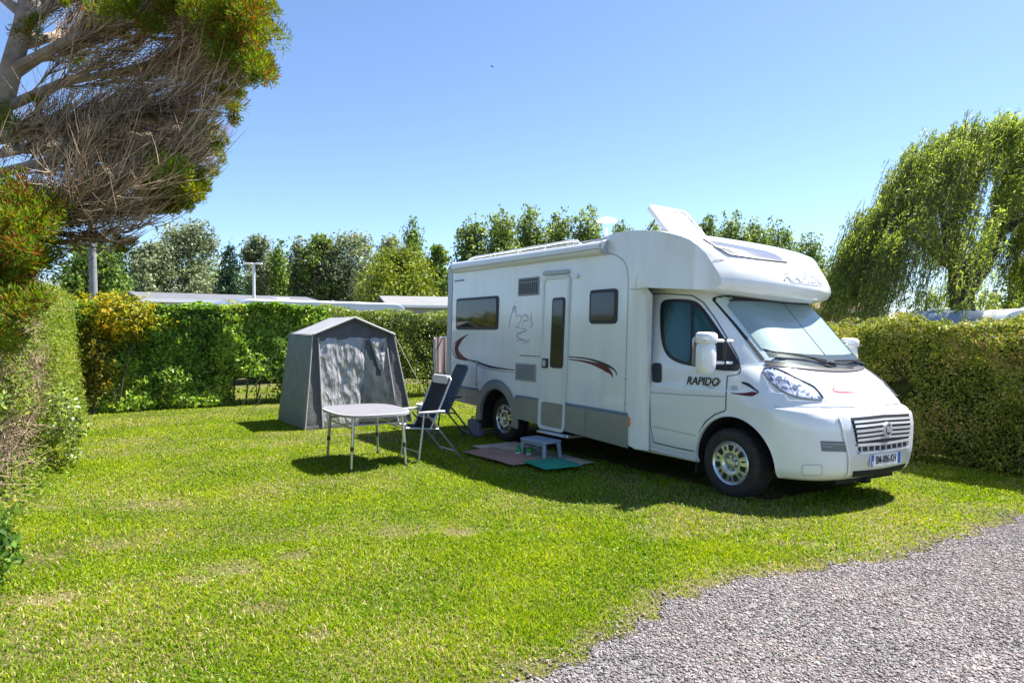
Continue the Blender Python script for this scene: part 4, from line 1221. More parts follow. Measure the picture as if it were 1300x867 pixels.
# ---- mirrors
def mirror(s):
    m_ = MB()
    def shell(cx_, cy_, z0, z1, wd, dp_, mi):
        rows_ = []
        for k, z in enumerate(np.linspace(z0, z1, 9)):
            f = math.sqrt(max(0, 1 - abs(2 * k / 8 - 1) ** 3.2))
            f = .72 + .28 * f
            rows_.append([(cx_ + dp_ * f * math.cos(a) * (1.0 if math.cos(a) > 0 else .55), cy_ + wd * f * math.copysign(abs(math.sin(a)) ** .7, math.sin(a)), z) for a in np.linspace(0, 2 * PI, 24)])
        m_.grid(rows_, mi); m_.add(rows_[0][:-1], [tuple(range(23))], mi); m_.add(rows_[-1][:-1], [tuple(range(23))], mi)
    yc = -1.25 * s
    shell(-.13, yc, 1.485, 1.605, .112, .115, 0); shell(-.13, yc, 1.205, 1.515, .105, .105, 0)
    mo = m_.build('mirror', WHITE2, van, weld=.0005, bevel=.004)
    a_ = MB(); a_.tube([(-.10, yc * .98, 1.525), (-.04, -.95 * s, 1.525)], .017, 8); a_.tube([(-.10, yc * .98, 1.31), (-.04, -.95 * s, 1.31)], .017, 8)
    a_.tube([(-.06, -1.04 * s, 1.55), (-.06, -1.04 * s, 1.285)], .02, 8, 1)
    a_.build('mirror_arm', [WHITE2, BLACKP], mo)
    g_ = MB(); g_.prism([(-.197, yc + a, b) for a, b in rrect(-.092, .092, 1.27, 1.56, .03)], (-.006, 0, 0)); g_.build('mirror_glass', CHROME, mo)
    t_ = MB(); t_.box(-.05, -.02, yc - .118, yc + .118, 1.518, 1.524); t_.build('turn_signal', SEAML, mo)
mirror(1); mirror(-1)
# rear carrier
bk = MB()
for y in (-1.0, 1.0):
    bk.tube([(-5.60, y, 1.50), (-6.02, y, 1.50)], .016, 8); bk.tube([(-5.62, y, .80), (-5.62, y, 1.95)], .016, 8)
bk.tube([(-6.02, -1.05, 1.50), (-6.02, 1.05, 1.50)], .016, 8)
bk.build('rear_carrier', ALU, van)
# ================================================================ storage tent
TENTG = mat('grey_tent_cloth', (.22, .25, .26), rough=.75, var=.12, vscale=5, bump=.25, bscale=18)
TENTL = mat('pale_roof_cloth', (.27, .27, .28), rough=.6, var=.08, vscale=5, bump=.2, bscale=14)
TENTD = mat('dark_grey_cloth', (.12, .122, .135), rough=.8, var=.12, vscale=6, bump=.3, bscale=20)
POLEM = mat('pale_tent_pole', (.42, .42, .42), rough=.4, var=.05)
ROPE = mat('tan_cord', (.42, .38, .28), rough=.9, var=.1)

def cloth_quad(a, b, c, d, nu, nv, amp, sc, seed, mb, mi=0, bias=None, streak=1.0):
    """a-b bottom, d-c top; wrinkled sheet"""
    a, b, c, d = [np.array(p, float) for p in (a, b, c, d)]
    u = np.linspace(0, 1, nu); v = np.linspace(0, 1, nv)
    U, Vv = np.meshgrid(u, v)
    P = (1 - Vv)[..., None] * ((1 - U)[..., None] * a + U[..., None] * b) + Vv[..., None] * ((1 - U)[..., None] * d + U[..., None] * c)
    n = unit(np.cross(b - a, d - a))
    q = P.reshape(-1, 3) * np.array([1, 1, streak])
    h = (noise3(q, sc, seed) - .5) + .5 * (noise3(q, sc * .45, seed + 1) - .5) + .28 * (noise3(q, sc * .2, seed + 2) - .5)
    edge = np.clip(np.minimum(np.minimum(U, 1 - U) * 8, np.minimum(Vv, 1 - Vv) * 8), 0, 1).reshape(-1)
    P = P.reshape(-1, 3) + n * (h * amp * edge)[:, None]
    return mb.grid([[tuple(P[j * nu + i]) for i in range(nu)] for j in range(nv)], mi)

tent = empty('storage_tent', (-7.4, -2.2, 0))
tag(tent, 'small grey storage tent with a pale gable roof and crinkled clear plastic front', 'tent')
T0 = Vector((-7.4, -2.2, 0))
def tp(x, y, z): return (x - T0.x, y - T0.y, z)
FL, FR = (-6.75, -3.10), (-6.69, -1.20)      # front base corners
BL, BR = (-8.20, -3.14), (-8.14, -1.16)
EFL, EFR, EBL, EBR = (-6.86, -2.925, 1.56), (-6.83, -1.49, 1.55), (-8.10, -2.96, 1.56), (-8.06, -1.46, 1.55)
APF, APB = (-6.85, -2.22, 1.845), (-8.08, -2.20, 1.845)
mb = MB(); cloth_quad(tp(*BL, .01), tp(*FL, .01), tp(*EFL), tp(*EBL), 24, 24, .035, .45, 3, mb); mb.build('side_wall', TENTG, tent)
mb = MB(); cloth_quad(tp(*FR, .01), tp(*BR, .01), tp(*EBR), tp(*EFR), 24, 24, .035, .45, 13, mb); mb.build('side_wall', TENTG, tent)
mb = MB(); cloth_quad(tp(*BR, .01), tp(*BL, .01), tp(*EBL), tp(*EBR), 20, 20, .03, .4, 23, mb)
mb.add([tp(*EBL), tp(*EBR), tp(*APB)], [(0, 1, 2)]); mb.build('back_wall', TENTG, tent)
mb = MB()
ov = .05
for e0, e1, s in ((EFL, EBL, 1), (EFR, EBR, -1)):
    dn = Vector(e0) - Vector(APF); dn = dn * (1 + ov)
    e0_ = Vector(APF) + dn + Vector((.05, 0, 0)); e1_ = Vector(APB) + dn + Vector((-.05, 0, 0))
    a_, b_ = Vector(APF) + Vector((.05, 0, .006)), Vector(APB) + Vector((-.05, 0, .006))
    pts_ = (e1_, e0_, a_, b_) if s > 0 else (e0_, e1_, b_, a_)
    cloth_quad(*[tp(*p) for p in pts_], 20, 10, .025, .35, 31 + s, mb)
mb.build('roof', TENTL, tent, weld=.002)
mb = MB()
for a, b in ((EFL, APF), (APF, EFR)):
    a = Vector(a) + Vector((.055, 0, -.004)); b = Vector(b) + Vector((.055, 0, -.004))
    mb.tube([tp(*a), tp(*b)], .02, 8)
mb.build('eave_piping', POLEM, tent)
# front: dark gable, dark flaps at the sides, clear crinkled sheet, dark bottom hem
mb = MB()
def fpt(y, z, off=0.0):
    k = np.clip(z / 1.56, 0, 1.2); return tp(lerp(-6.72, -6.85, k) + off, y, z)
def fy(side, z):
    return lerp(FL[1], EFL[1], z / 1.56) if side < 0 else lerp(FR[1], EFR[1], z / 1.56)
gz0 = 1.47
n = 17
mb.grid([[fpt(lerp(fy(-1, gz0), fy(1, gz0), k), gz0 - .03 * math.sin(k * 9), .012 + .012 * math.sin(k * 23)) for k in np.linspace(0, 1, n)],
         [fpt(lerp(EFL[1], EFR[1], k), lerp(1.56, 1.845, 1 - abs(2 * k - 1)) * .55 + gz0 * .45, .012 + .01 * math.sin(k * 31)) for k in np.linspace(0, 1, n)],
         [fpt(lerp(EFL[1], EFR[1], k), lerp(1.56, 1.845, 1 - abs(2 * k - 1)) - .005, .004) for k in np.linspace(0, 1, n)]])
mb.build('gable', TENTD, tent)
mb = MB(); cloth_quad(fpt(fy(-1, 0), .02), fpt(fy(-1, 0) + .30, .02), fpt(fy(-1, 1.5) + .10, 1.5), fpt(fy(-1, 1.5), 1.5), 12, 24, .04, .25, 41, mb, streak=.4); mb.build('door_flap', TENTD, tent)
mb = MB(); cloth_quad(fpt(fy(1, 0) - .26, .02), fpt(fy(1, 0), .02), fpt(fy(1, 1.5), 1.5), fpt(fy(1, 1.5) - .17, 1.5), 12, 24, .04, .25, 43, mb, streak=.4); mb.build('door_flap', TENTD, tent)
mb = MB()
for y0, y1 in ((fy(-1, 0) + .29, fy(-1, 1.5) + .095), (fy(1, 0) - .27, fy(1, 1.5) - .175)):
    mb.tube([fpt(y0, .02, .02), fpt(y1, 1.5, .02)], .014, 8)
mb.tube([fpt(fy(-1, 0), .0, .01), fpt(fy(-1, 1.55), 1.55, .01)], .012, 8); mb.tube([fpt(fy(1, 0), .0, .01), fpt(fy(1, 1.55), 1.55, .01)], .014, 8)
mb.build('pole', POLEM, tent)
# crinkled sheet: silvery reflective plastic, with an opaque strip painted dark like the shaded inside
m, t, b, out = nt('crinkled_plastic_sheet')
geo = t.nodes.new('ShaderNodeNewGeometry'); sp_ = t.nodes.new('ShaderNodeSeparateXYZ'); t.links.new(geo.outputs['Position'], sp_.inputs[0])
nz = t.nodes.new('ShaderNodeTexNoise'); nz.inputs['Scale'].default_value = 3.0; nz.inputs['Detail'].default_value = 2
t.links.new(geo.outputs['Position'], nz.inputs['Vector'])
b.inputs['Base Color'].default_value = (.36, .36, .375, 1)
b.inputs['Roughness'].default_value = .22; b.inputs['Specular IOR Level'].default_value = .9; b.inputs['Coat Weight'].default_value = .6; b.inputs['Coat Roughness'].default_value = .12
bp = t.nodes.new('ShaderNodeBump'); bp.inputs['Strength'].default_value = .7; bp.inputs['Distance'].default_value = .05
mpn = t.nodes.new('ShaderNodeMapping'); mpn.inputs['Scale'].default_value = (1, 1.3, .5); t.links.new(geo.outputs['Position'], mpn.inputs[0])
n2 = t.nodes.new('ShaderNodeTexVoronoi'); n2.inputs['Scale'].default_value = 7
n3 = t.nodes.new('ShaderNodeTexVoronoi'); n3.inputs['Scale'].default_value = 17
t.links.new(mpn.outputs[0], n2.inputs['Vector']); t.links.new(mpn.outputs[0], n3.inputs['Vector'])
sm_ = t.nodes.new('ShaderNodeMath'); sm_.operation = 'MULTIPLY_ADD'; sm_.inputs[1].default_value = .4; t.links.new(n3.outputs['Distance'], sm_.inputs[0]); t.links.new(n2.outputs['Distance'], sm_.inputs[2]); t.links.new(sm_.outputs[0], bp.inputs['Height']); t.links.new(bp.outputs[0], b.inputs['Normal']); t.links.new(bp.outputs[0], b.inputs['Coat Normal'])
mb = MB(); cloth_quad(fpt(fy(-1, 0) + .28, .02, .008), fpt(fy(1, 0) - .26, .02, .008), fpt(fy(1, 1.5) - .16, 1.5, .008), fpt(fy(-1, 1.5) + .09, 1.5, .008), 80, 80, .055, .26, 57, mb, streak=.42)
mb.build('clear_sheet', m, tent)
WINM = mat('painted_gloom_plastic', (.085, .10, .108), rough=.22, var=.12, vscale=4, spec=.6, bump=.25, bscale=9)
mb = MB(); cloth_quad(fpt(-2.14, .06, .030), fpt(fy(1, 0) - .33, .06, .030), fpt(-1.68, 1.46, .030), fpt(-2.02, 1.46, .030), 30, 50, .03, .3, 63, mb, streak=.4)
mb.build('gloom_window_panel', WINM, tent)
mb = MB(); cloth_quad(fpt(-1.80, .95, .040), fpt(-1.72, .90, .040), fpt(fy(1, 1.48) - .17, 1.48, .040), fpt(-1.95, 1.48, .040), 20, 24, .05, .16, 67, mb)
mb.build('rolled_flap', m, tent)
mb = MB(); cloth_quad(fpt(fy(-1, 0), .0, .014), fpt(fy(1, 0), .0, .014), fpt(fy(1, .07), .07, .012), fpt(fy(-1, .07), .07, .012), 30, 5, .02, .15, 61, mb)
mb.build('hem', TENTD, tent)
gr_ = MB()
for a, b in ((EFR, (-6.45, -.78, 0)), ((-8.06, -1.46, 1.5), (-8.6, -.55, 0)), (EBL, (-8.9, -3.75, 0)), ((-8.1, -2.96, 1.2), (-9.0, -3.45, 0))):
    gr_.tube([tp(*a), tp(*b)], .006, 5)
gr_.build('guy_rope', ROPE, tent)

# ================================================================ table
TOPM = mat('grey_table_top', (.20, .195, .21), rough=.5, var=.06, vscale=9, bump=.05, bscale=120)
RIMM = mat('pale_table_rim', (.38, .38, .40), rough=.4, var=.04)
COLLAR = mat('dark_leg_collar', (.05, .05, .055), rough=.5)
LEGM = mat('grey_metal_leg', (.36, .36, .36), rough=.4, metal=.5, var=.08)
tcx, tcy, th_ = -3.66, -3.28, .645
tbl = empty('camping_table', (tcx, tcy, 0), R(-3))
tag(tbl, 'grey folding camping table with a rounded top and four leaning metal legs on the grass', 'table')
def superoval(a, b, n, k=56):
    return [(a * math.copysign(abs(math.cos(w)) ** (2 / n), math.cos(w)), b * math.copysign(abs(math.sin(w)) ** (2 / n), math.sin(w))) for w in np.linspace(0, 2 * PI, k, endpoint=False)]
MB().prism([(x, y, th_ - .004) for x, y in superoval(.61, .44, 3.2)], (0, 0, .012)).build('tabletop', TOPM, tbl, bevel=.003)
rm = MB(); o1 = superoval(.625, .455, 3.2); o1 = o1 + [o1[0]]; o2 = superoval(.60, .43, 3.2); o2 = o2 + [o2[0]]
rm.grid([[(x, y, th_ - .022) for x, y in o2], [(x, y, th_ - .022) for x, y in o1], [(x, y, th_ + .010) for x, y in o1], [(x, y, th_ + .010) for x, y in o2]])
rm.build('rim', RIMM, tbl, bevel=.003)
for sx in (-1, 1):
    for sy in (-1, 1):
        tx, ty, bx, by = sx * .46, sy * .30, sx * .49, sy * .335
        lg_ = MB(); lg_.tube([(tx, ty, th_ - .02), (lerp(tx, bx, .62), lerp(ty, by, .62), .25)], .019, 12); lg_.tube([(lerp(tx, bx, .62), lerp(ty, by, .62), .25), (bx, by, .005)], .015, 12)
        l = lg_.build('leg', ALU if sx > 0 else LEGM, tbl)
        c_ = MB(); c_.tube([(lerp(tx, bx, .58), lerp(ty, by, .58), .285), (lerp(tx, bx, .66), lerp(ty, by, .66), .235)], .0225, 12); c_.tube([(bx, by, 0), (bx, by, .03)], .019, 10)
        c_.build('collar', COLLAR, l)
rl_ = MB()
for sy in (-1, 1): rl_.tube([(-.46, sy * .305, th_ - .16), (.46, sy * .305, th_ - .16)], .012, 8)
for sx in (-1, 1): rl_.tube([(sx * .463, -.305, th_ - .12), (sx * .463, .305, th_ - .12)], .012, 8)
rl_.tube([(-.5, 0, th_ - .03), (.5, 0, th_ - .03)], .014, 8)
rl_.build('rail', ALU, tbl)

# ================================================================ folding chairs
SLING = mat('navy_sling_fabric', (.035, .055, .085), rough=.75, var=.1, vscale=20, bump=.15, bscale=300)
SLING2 = mat('black_sling_fabric', (.014, .015, .018), rough=.8, var=.1, vscale=20, bump=.15, bscale=300)
CHFR = mat('silver_chair_tube', (.50, .51, .52), rough=.35, metal=.65, var=.05)
CHFRD = mat('dark_chair_tube', (.10, .11, .13), rough=.4, metal=.5, var=.05)
ARMR = mat('pale_armrest', (.52, .53, .55), rough=.5, var=.04)
ARMD = mat('dark_armrest', (.05, .055, .06), rough=.5, var=.04)
def chair(x, y, rz, k, sling, fr, arm, top, label):
    """faces its own -y; feet at y -.305 and +.305"""
    c = empty('folding_chair', (x, y, gz(x, y)), rz)
    tag(c, label, 'chair', 'folding chairs beside the motorhome')
    W_ = .26
    def q(px_, py_, pz_): return (px_ * k, py_ * k, pz_ * k)
    for s in (1, -1):
        m_ = MB(); m_.tube([q(s * W_, -.225, .605), q(s * W_, -.305, .012)], .0125, 10); m_.build('leg', fr, c)
        m_ = MB(); m_.tube([q(s * (W_ - .028), -.16, .59), q(s * (W_ - .028), .305, .012)], .0125, 10); m_.build('leg', fr, c)
        m_ = MB(); m_.prism([q(s * W_ + a, b, .612) for a, b in chaikin([(-.022, -.31), (.022, -.31), (.026, -.1), (.02, .07), (-.02, .07), (-.026, -.1)], 2)], (0, 0, .026))
        m_.build('armrest', arm, c, bevel=.008)
    m_ = MB()
    m_.tube([q(-W_, -.29, .13), q(W_, -.29, .13)], .010, 8); m_.tube([q(-W_ + .028, .24, .09), q(W_ - .028, .24, .09)], .010, 8)
    m_.build('stretcher', fr, c)
    lo, hi = Vector((0, -.13, .40)), Vector((0, .172, 1.06))
    bf = MB()
    for s in (1, -1):
        bf.tube([q(s * (W_ - .02), lo.y, lo.z), q(s * (W_ - .02), lerp(lo.y, hi.y, .5) + .012, lerp(lo.z, hi.z, .5)), q(s * (W_ - .02), hi.y - .006, hi.z - .04), q(s * (W_ - .07), hi.y, hi.z)], .0125, 10)
    bf.tube([q(-(W_ - .07), hi.y, hi.z), q(W_ - .07, hi.y, hi.z)], .0125, 10)
    bf.tube([q(-(W_ - .02), lo.y + .06, lo.z + .13), q(W_ - .02, lo.y + .06, lo.z + .13)], .009, 8)
    back = bf.build('back_frame', fr, c)
    sb = MB()
    rows_ = []
    for v in np.linspace(0.02, .97 if top else 1.0, 12):
        sag = .035 * math.sin(PI * v)
        rows_.append([q(u * (W_ - .03), lerp(lo.y, hi.y, v) + sag * (1 - u * u) + (.012 * math.sin(PI * v)), lerp(lo.z, hi.z, v)) for u in np.linspace(-1, 1, 9)])
    sb.grid(rows_)
    o_ = sb.build('backrest', sling, c); so_ = o_.modifiers.new('thickness', 'SOLIDIFY'); so_.thickness = .008
    if top:
        hb_ = MB(); hb_.prism([q(a, hi.y - .012, b) for a, b in rrect(-.20, .20, hi.z - .10, hi.z + .01, .03)], (0, -.035, 0)); hb_.build('headrest', ARMR, back, bevel=.01)
    ss = MB()
    rows_ = []
    for v in np.linspace(0, 1, 10):
        sag = -.03 * math.sin(PI * v)
        rows_.append([q(u * (W_ - .03), lerp(-.47, -.10, v), lerp(.445, .41, v) + sag * (1 - u * u)) for u in np.linspace(-1, 1, 9)])
    ss.grid(rows_); o_ = ss.build('seat', sling, c); so_ = o_.modifiers.new('thickness', 'SOLIDIFY'); so_.thickness = .01
    sf = MB()
    for s in (1, -1): sf.tube([q(s * (W_ - .02), -.46, .445), q(s * (W_ - .02), -.10, .41), q(s * (W_ - .02), -.02, .40)], .0115, 10)
    sf.tube([q(-(W_ - .02), -.47, .445), q(W_ - .02, -.47, .445)], .0115, 10)
    sf.build('seat_frame', fr, c)
    return c
chair(-3.47, -2.475, R(0), .985, SLING2, CHFR, ARMR, True, 'black folding chair with pale frame and headrest, drawn up to the camping table')
chair(-4.62, -1.56, R(-9), 1.04, SLING, CHFRD, ARMD, False, 'navy blue folding chair with dark frame, standing close to the rear wheel of the motorhome')

# ================================================================ step stool, mats, shoes, canister, bin and bowl, towel
STOOLM = mat('blue_grey_plastic', (.30, .36, .48), rough=.45, var=.06, vscale=6)
def on(x, y): return gz(x, y)
stl = empty('step_stool', (-2.62, -1.36, on(0, -1.36) + .03), R(4))
tag(stl, 'low blue grey plastic step stool on the mats below the motorhome door', 'stool')
MB().prism([(a, b, .195) for a, b in rrect(-.25, .25, -.155, .155, .05)], (0, 0, .03)).build('tread', STOOLM, stl, bevel=.008)
mb = MB(); mb.prism([(a, b, .215) for a, b in rrect(-.21, .21, -.115, .115, .03)], (0, 0, .012)); mb.build('tread_pad', mat('stool_pad', (.26, .31, .42), .6, bump=.4, bscale=150), stl)
for sx in (-1, 1):
    for sy in (-1, 1):
        mb = MB(); mb.tube([(sx * .205, sy * .115, .2), (sx * .225, sy * .135, .0)], [.03, .021], 8)
        mb.build('leg', STOOLM, stl, bevel=.003)
mb = MB()
for sy in (-1, 1): mb.box(-.2, .2, sy * .13 - .01, sy * .13 + .01, .165, .197)
mb.build('apron', STOOLM, stl)

def rug(name, x0, x1, y0, y1, z, m, label, cat, rz=0, amp=.006, seed=1):
    o = empty(name, ((x0 + x1) / 2, (y0 + y1) / 2, 0), rz)
    bpy.data.objects.remove(o)
    cx_, cy_ = (x0 + x1) / 2, (y0 + y1) / 2
    nx_, ny_ = 36, 24
    X, Y = np.meshgrid(np.linspace(-(x1 - x0) / 2, (x1 - x0) / 2, nx_), np.linspace(-(y1 - y0) / 2, (y1 - y0) / 2, ny_))
    q = np.stack([X.ravel() + cx_, Y.ravel() + cy_], -1)
    Z = noise3(q, .22, seed) * amp
    c_, s_ = math.cos(rz), math.sin(rz)
    pts_ = [[(X[j, i] * c_ - Y[j, i] * s_ + (noise3(np.array([[X[j, i] * 3, j * .2 + Y[j, i]]]), .5, seed + 3)[0] - .5) * .02, X[j, i] * s_ + Y[j, i] * c_, z + Z[j * nx_ + i] - .0305 * max(0, Y[j, i] + cy_ + 1)) for i in range(nx_)] for j in range(ny_)]
    mb = MB(); mb.grid(pts_); ob = mb.build(name, m, None)
    so_ = ob.modifiers.new('thickness', 'SOLIDIFY'); so_.thickness = .008; so_.offset = -1
    ob.location = (cx_, cy_, 0)
    tag(ob, label, cat)
    return ob
rug('doormat', -3.75, -1.95, -1.72, -1.02, .034, mat('beige_mat', (.58, .47, .36), .95, var=.25, vscale=5, bump=.5, bscale=120, dirt=(.25, .21, .17), dirt_amt=.5), 'wide worn beige mat under the step stool beside the motorhome', 'mat', R(-2), .008, 5)
rug('doormat', -3.42, -2.30, -2.03, -1.52, .048, mat('brown_mat', (.40, .225, .165), .95, var=.2, vscale=6, bump=.5, bscale=120, dirt=(.20, .15, .12), dirt_amt=.35), 'brown rug lying nearest the table, over the edge of the beige mat', 'mat', R(3), .008, 7)
rug('doormat', -2.36, -1.80, -1.84, -1.34, .060, mat('green_mat', (.02, .33, .20), .9, var=.15, vscale=8, bump=.6, bscale=220), 'small bright green mat at the front edge of the brown rug', 'mat', R(-6), .005, 9)

def shoe(x, y, rz, label, z):
    s = empty('trainer', (x, y, z), rz)
    tag(s, label, 'shoe', 'green trainers under the stool')
    up = MB(); rows_ = []
    for v, w, h0 in ((-.135, .022, .030), (-.125, .034, .062), (-.10, .038, .078), (-.06, .038, .080), (-.01, .038, .070), (.04, .043, .055), (.09, .045, .045), (.125, .036, .036), (.142, .016, .027)):
        rows_.append([(w * math.cos(a), v, .022 + (h0 - .022 + .012) * max(0, math.sin(a)) ** .8) for a in np.linspace(0, PI, 13)])
    up.grid(rows_); up.build('upper', mat('bright_green_mesh', (.03, .36, .07), .6, var=.35, vscale=30), s)
    so_ = MB(); outl = chaikin([(-.03, -.14), (.03, -.14), (.044, -.05), (.046, .07), (.02, .148), (-.02, .148), (-.046, .07), (-.044, -.05)], 2)
    so_.prism([(a, b, 0) for a, b in outl], (0, 0, .026)); so_.build('sole', mat('white_sole', (.65, .66, .65), .6), s, bevel=.005)
    st_ = MB()
    for sgn in (-1, 1):
        for v in (-.03, .02, .06):
            st_.tube([(sgn * .036, v, .035), (sgn * .030, v + .018, .062)], .004, 5)
    st_.build('stripe', mat('white_stripe', (.7, .7, .7), .6), s)
    op = MB(); op.prism([(.024 * math.cos(a), -.075 + .036 * math.sin(a), .083) for a in np.linspace(0, 2 * PI, 16, endpoint=False)], (0, 0, .006)); op.build('opening', BLACKP, s)
shoe(-2.90, -1.47, R(35), 'green and white trainer under the stool, the one nearer the table', on(0, -1.5) + .055)
shoe(-2.78, -1.40, R(42), 'green and white trainer under the stool, the one nearer the motorhome', on(0, -1.4) + .05)

cn = empty('canister', (-4.72, -1.06, on(0, -1.06)), R(12)); tag(cn, 'bluish grey plastic canister on the grass just behind the rear wheel', 'canister')
mb = MB(); mb.prism([(a, -.07, b) for a, b in [(-.13, 0), (.13, 0), (.13, .20), (.06, .25), (-.13, .25)]], (0, .14, 0)); mb.build('canister_body', mat('blue_grey_canister', (.20, .22, .30), .5), cn, bevel=.02, seg=3)
mb = MB(); mb.tube([(-.10, 0, .25), (-.09, 0, .285), (0, 0, .285), (.02, 0, .25)], .012, 8); mb.build('handle', mat('canister_handle', (.16, .18, .25), .5), cn)
mb = MB(); mb.lathe([(0, .26), (.026, .26), (.026, .225), (0, .225)], (.095, 0, 0), 'z', 16); mb.build('cap', BLACKP, cn)

bz = on(0, -1.62)
bn = empty('bin', (-5.78, -1.38, 0)); tag(bn, 'dark grey tub on the grass between the tent and the folding chairs', 'tub')
mb = MB(); mb.lathe([(0, .01), (.13, .01), (.155, .27), (.163, .27), (.163, .29), (.15, .29), (.125, .03), (0, .03)], (0, 0, 0), 'z', 28); mb.build('tub', mat('dark_tub', (.045, .05, .055), .5, var=.1), bn)
mb = MB(); mb.tube([(-.16, 0, .26), (-.17, 0, .20), (0, .02, .17)], .006, 6); mb.build('handle', ALU, bn)
bw = MB(); bw.lathe([(0, .285), (.09, .285), (.165, .40), (.175, .405), (.17, .412), (.16, .405), (.085, .30), (0, .298)], (0, 0, 0), 'z', 32)
bo_ = bw.build('washing_up_bowl', mat('white_bowl', (.66, .66, .70), .35, var=.04)); bo_.location = (-5.78, -1.38, .004)
tag(bo_, 'white plastic washing up bowl stacked on the dark grey tub', 'bowl')

m, t, b, out = nt('striped_towel')
geo = t.nodes.new('ShaderNodeNewGeometry'); sx_ = t.nodes.new('ShaderNodeSeparateXYZ'); t.links.new(geo.outputs['Position'], sx_.inputs[0])
wv = t.nodes.new('ShaderNodeMath'); wv.operation = 'MULTIPLY'; wv.inputs[1].default_value = 8.0; t.links.new(sx_.outputs['Y'], wv.inputs[0])
fr2 = t.nodes.new('ShaderNodeMath'); fr2.operation = 'FRACT'; t.links.new(wv.outputs[0], fr2.inputs[0])
cr = t.nodes.new('ShaderNodeValToRGB'); cr.color_ramp.interpolation = 'CONSTANT'
e = cr.color_ramp.elements; e[0].color = (.62, .58, .55, 1); e[1].position = .45; e[1].color = (.33, .12, .11, 1); q_ = e.new(.75); q_.color = (.55, .47, .44, 1)
t.links.new(fr2.outputs[0], cr.inputs[0]); t.links.new(cr.outputs[0], b.inputs['Base Color']); b.inputs['Roughness'].default_value = .95
mb = MB(); rows_ = []
for k in np.linspace(0, 1, 22):
    z = 1.515 - abs(k - .42) / .58 * .66 if k > .42 else 1.515 - (.42 - k) / .42 * .45
    rows_.append([(-6.02 + (.018 if k > .42 else -.018) + .012 * math.sin(y_ * 40) * abs(k - .42), y_, z) for y_ in np.linspace(-1.12, -.74, 16)])
mb.grid(rows_); tw = mb.build('towel', m); so_ = tw.modifiers.new('thickness', 'SOLIDIFY'); so_.thickness = .008
tag(tw, 'red and white striped towel hanging from the carrier at the back of the motorhome', 'towel')
# ================================================================ hedges
TWIGM = mat('hedge_twig', (.11, .085, .055), rough=.9, var=.3, vscale=12)
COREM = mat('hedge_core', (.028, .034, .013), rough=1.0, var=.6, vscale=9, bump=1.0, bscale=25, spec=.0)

def hedge_surface(n, u0, u1, top, depth, seed, front_share=.62, lump=.16, low=.0):
    """points of a clipped hedge: u along, v depth from the face (0..depth), z up; returns P(u,v,z), outward normals"""
    k = rng.random(n)
    u = rng.uniform(u0, u1, n)
    v = np.zeros(n); z = np.zeros(n); N = np.zeros((n, 3))
    fr_ = k < front_share; tp_ = ~fr_
    z[fr_] = low + (top - low) * rng.random(fr_.sum()) ** .85
    v[fr_] = rng.exponential(.09, fr_.sum())
    N[fr_] = (0, -1, 0)
    v[tp_] = depth * rng.random(tp_.sum()); z[tp_] = top - rng.exponential(.06, tp_.sum()); N[tp_] = (0, 0, 1)
    q = np.stack([u, z + v, np.zeros(n)], -1)
    lum = (noise3(q, .55, seed) - .5) * 2 * lump + (noise3(q, .2, seed + 1) - .5) * lump * .9
    v = np.where(fr_, v + lum, v)
    z = np.where(tp_, z + lum * .8, z)
    # round the upper edge
    e = np.clip((z - (top - .25)) / .25, 0, 1.5) * fr_
    v = v + .12 * e * e
    return u, v, z, N, q

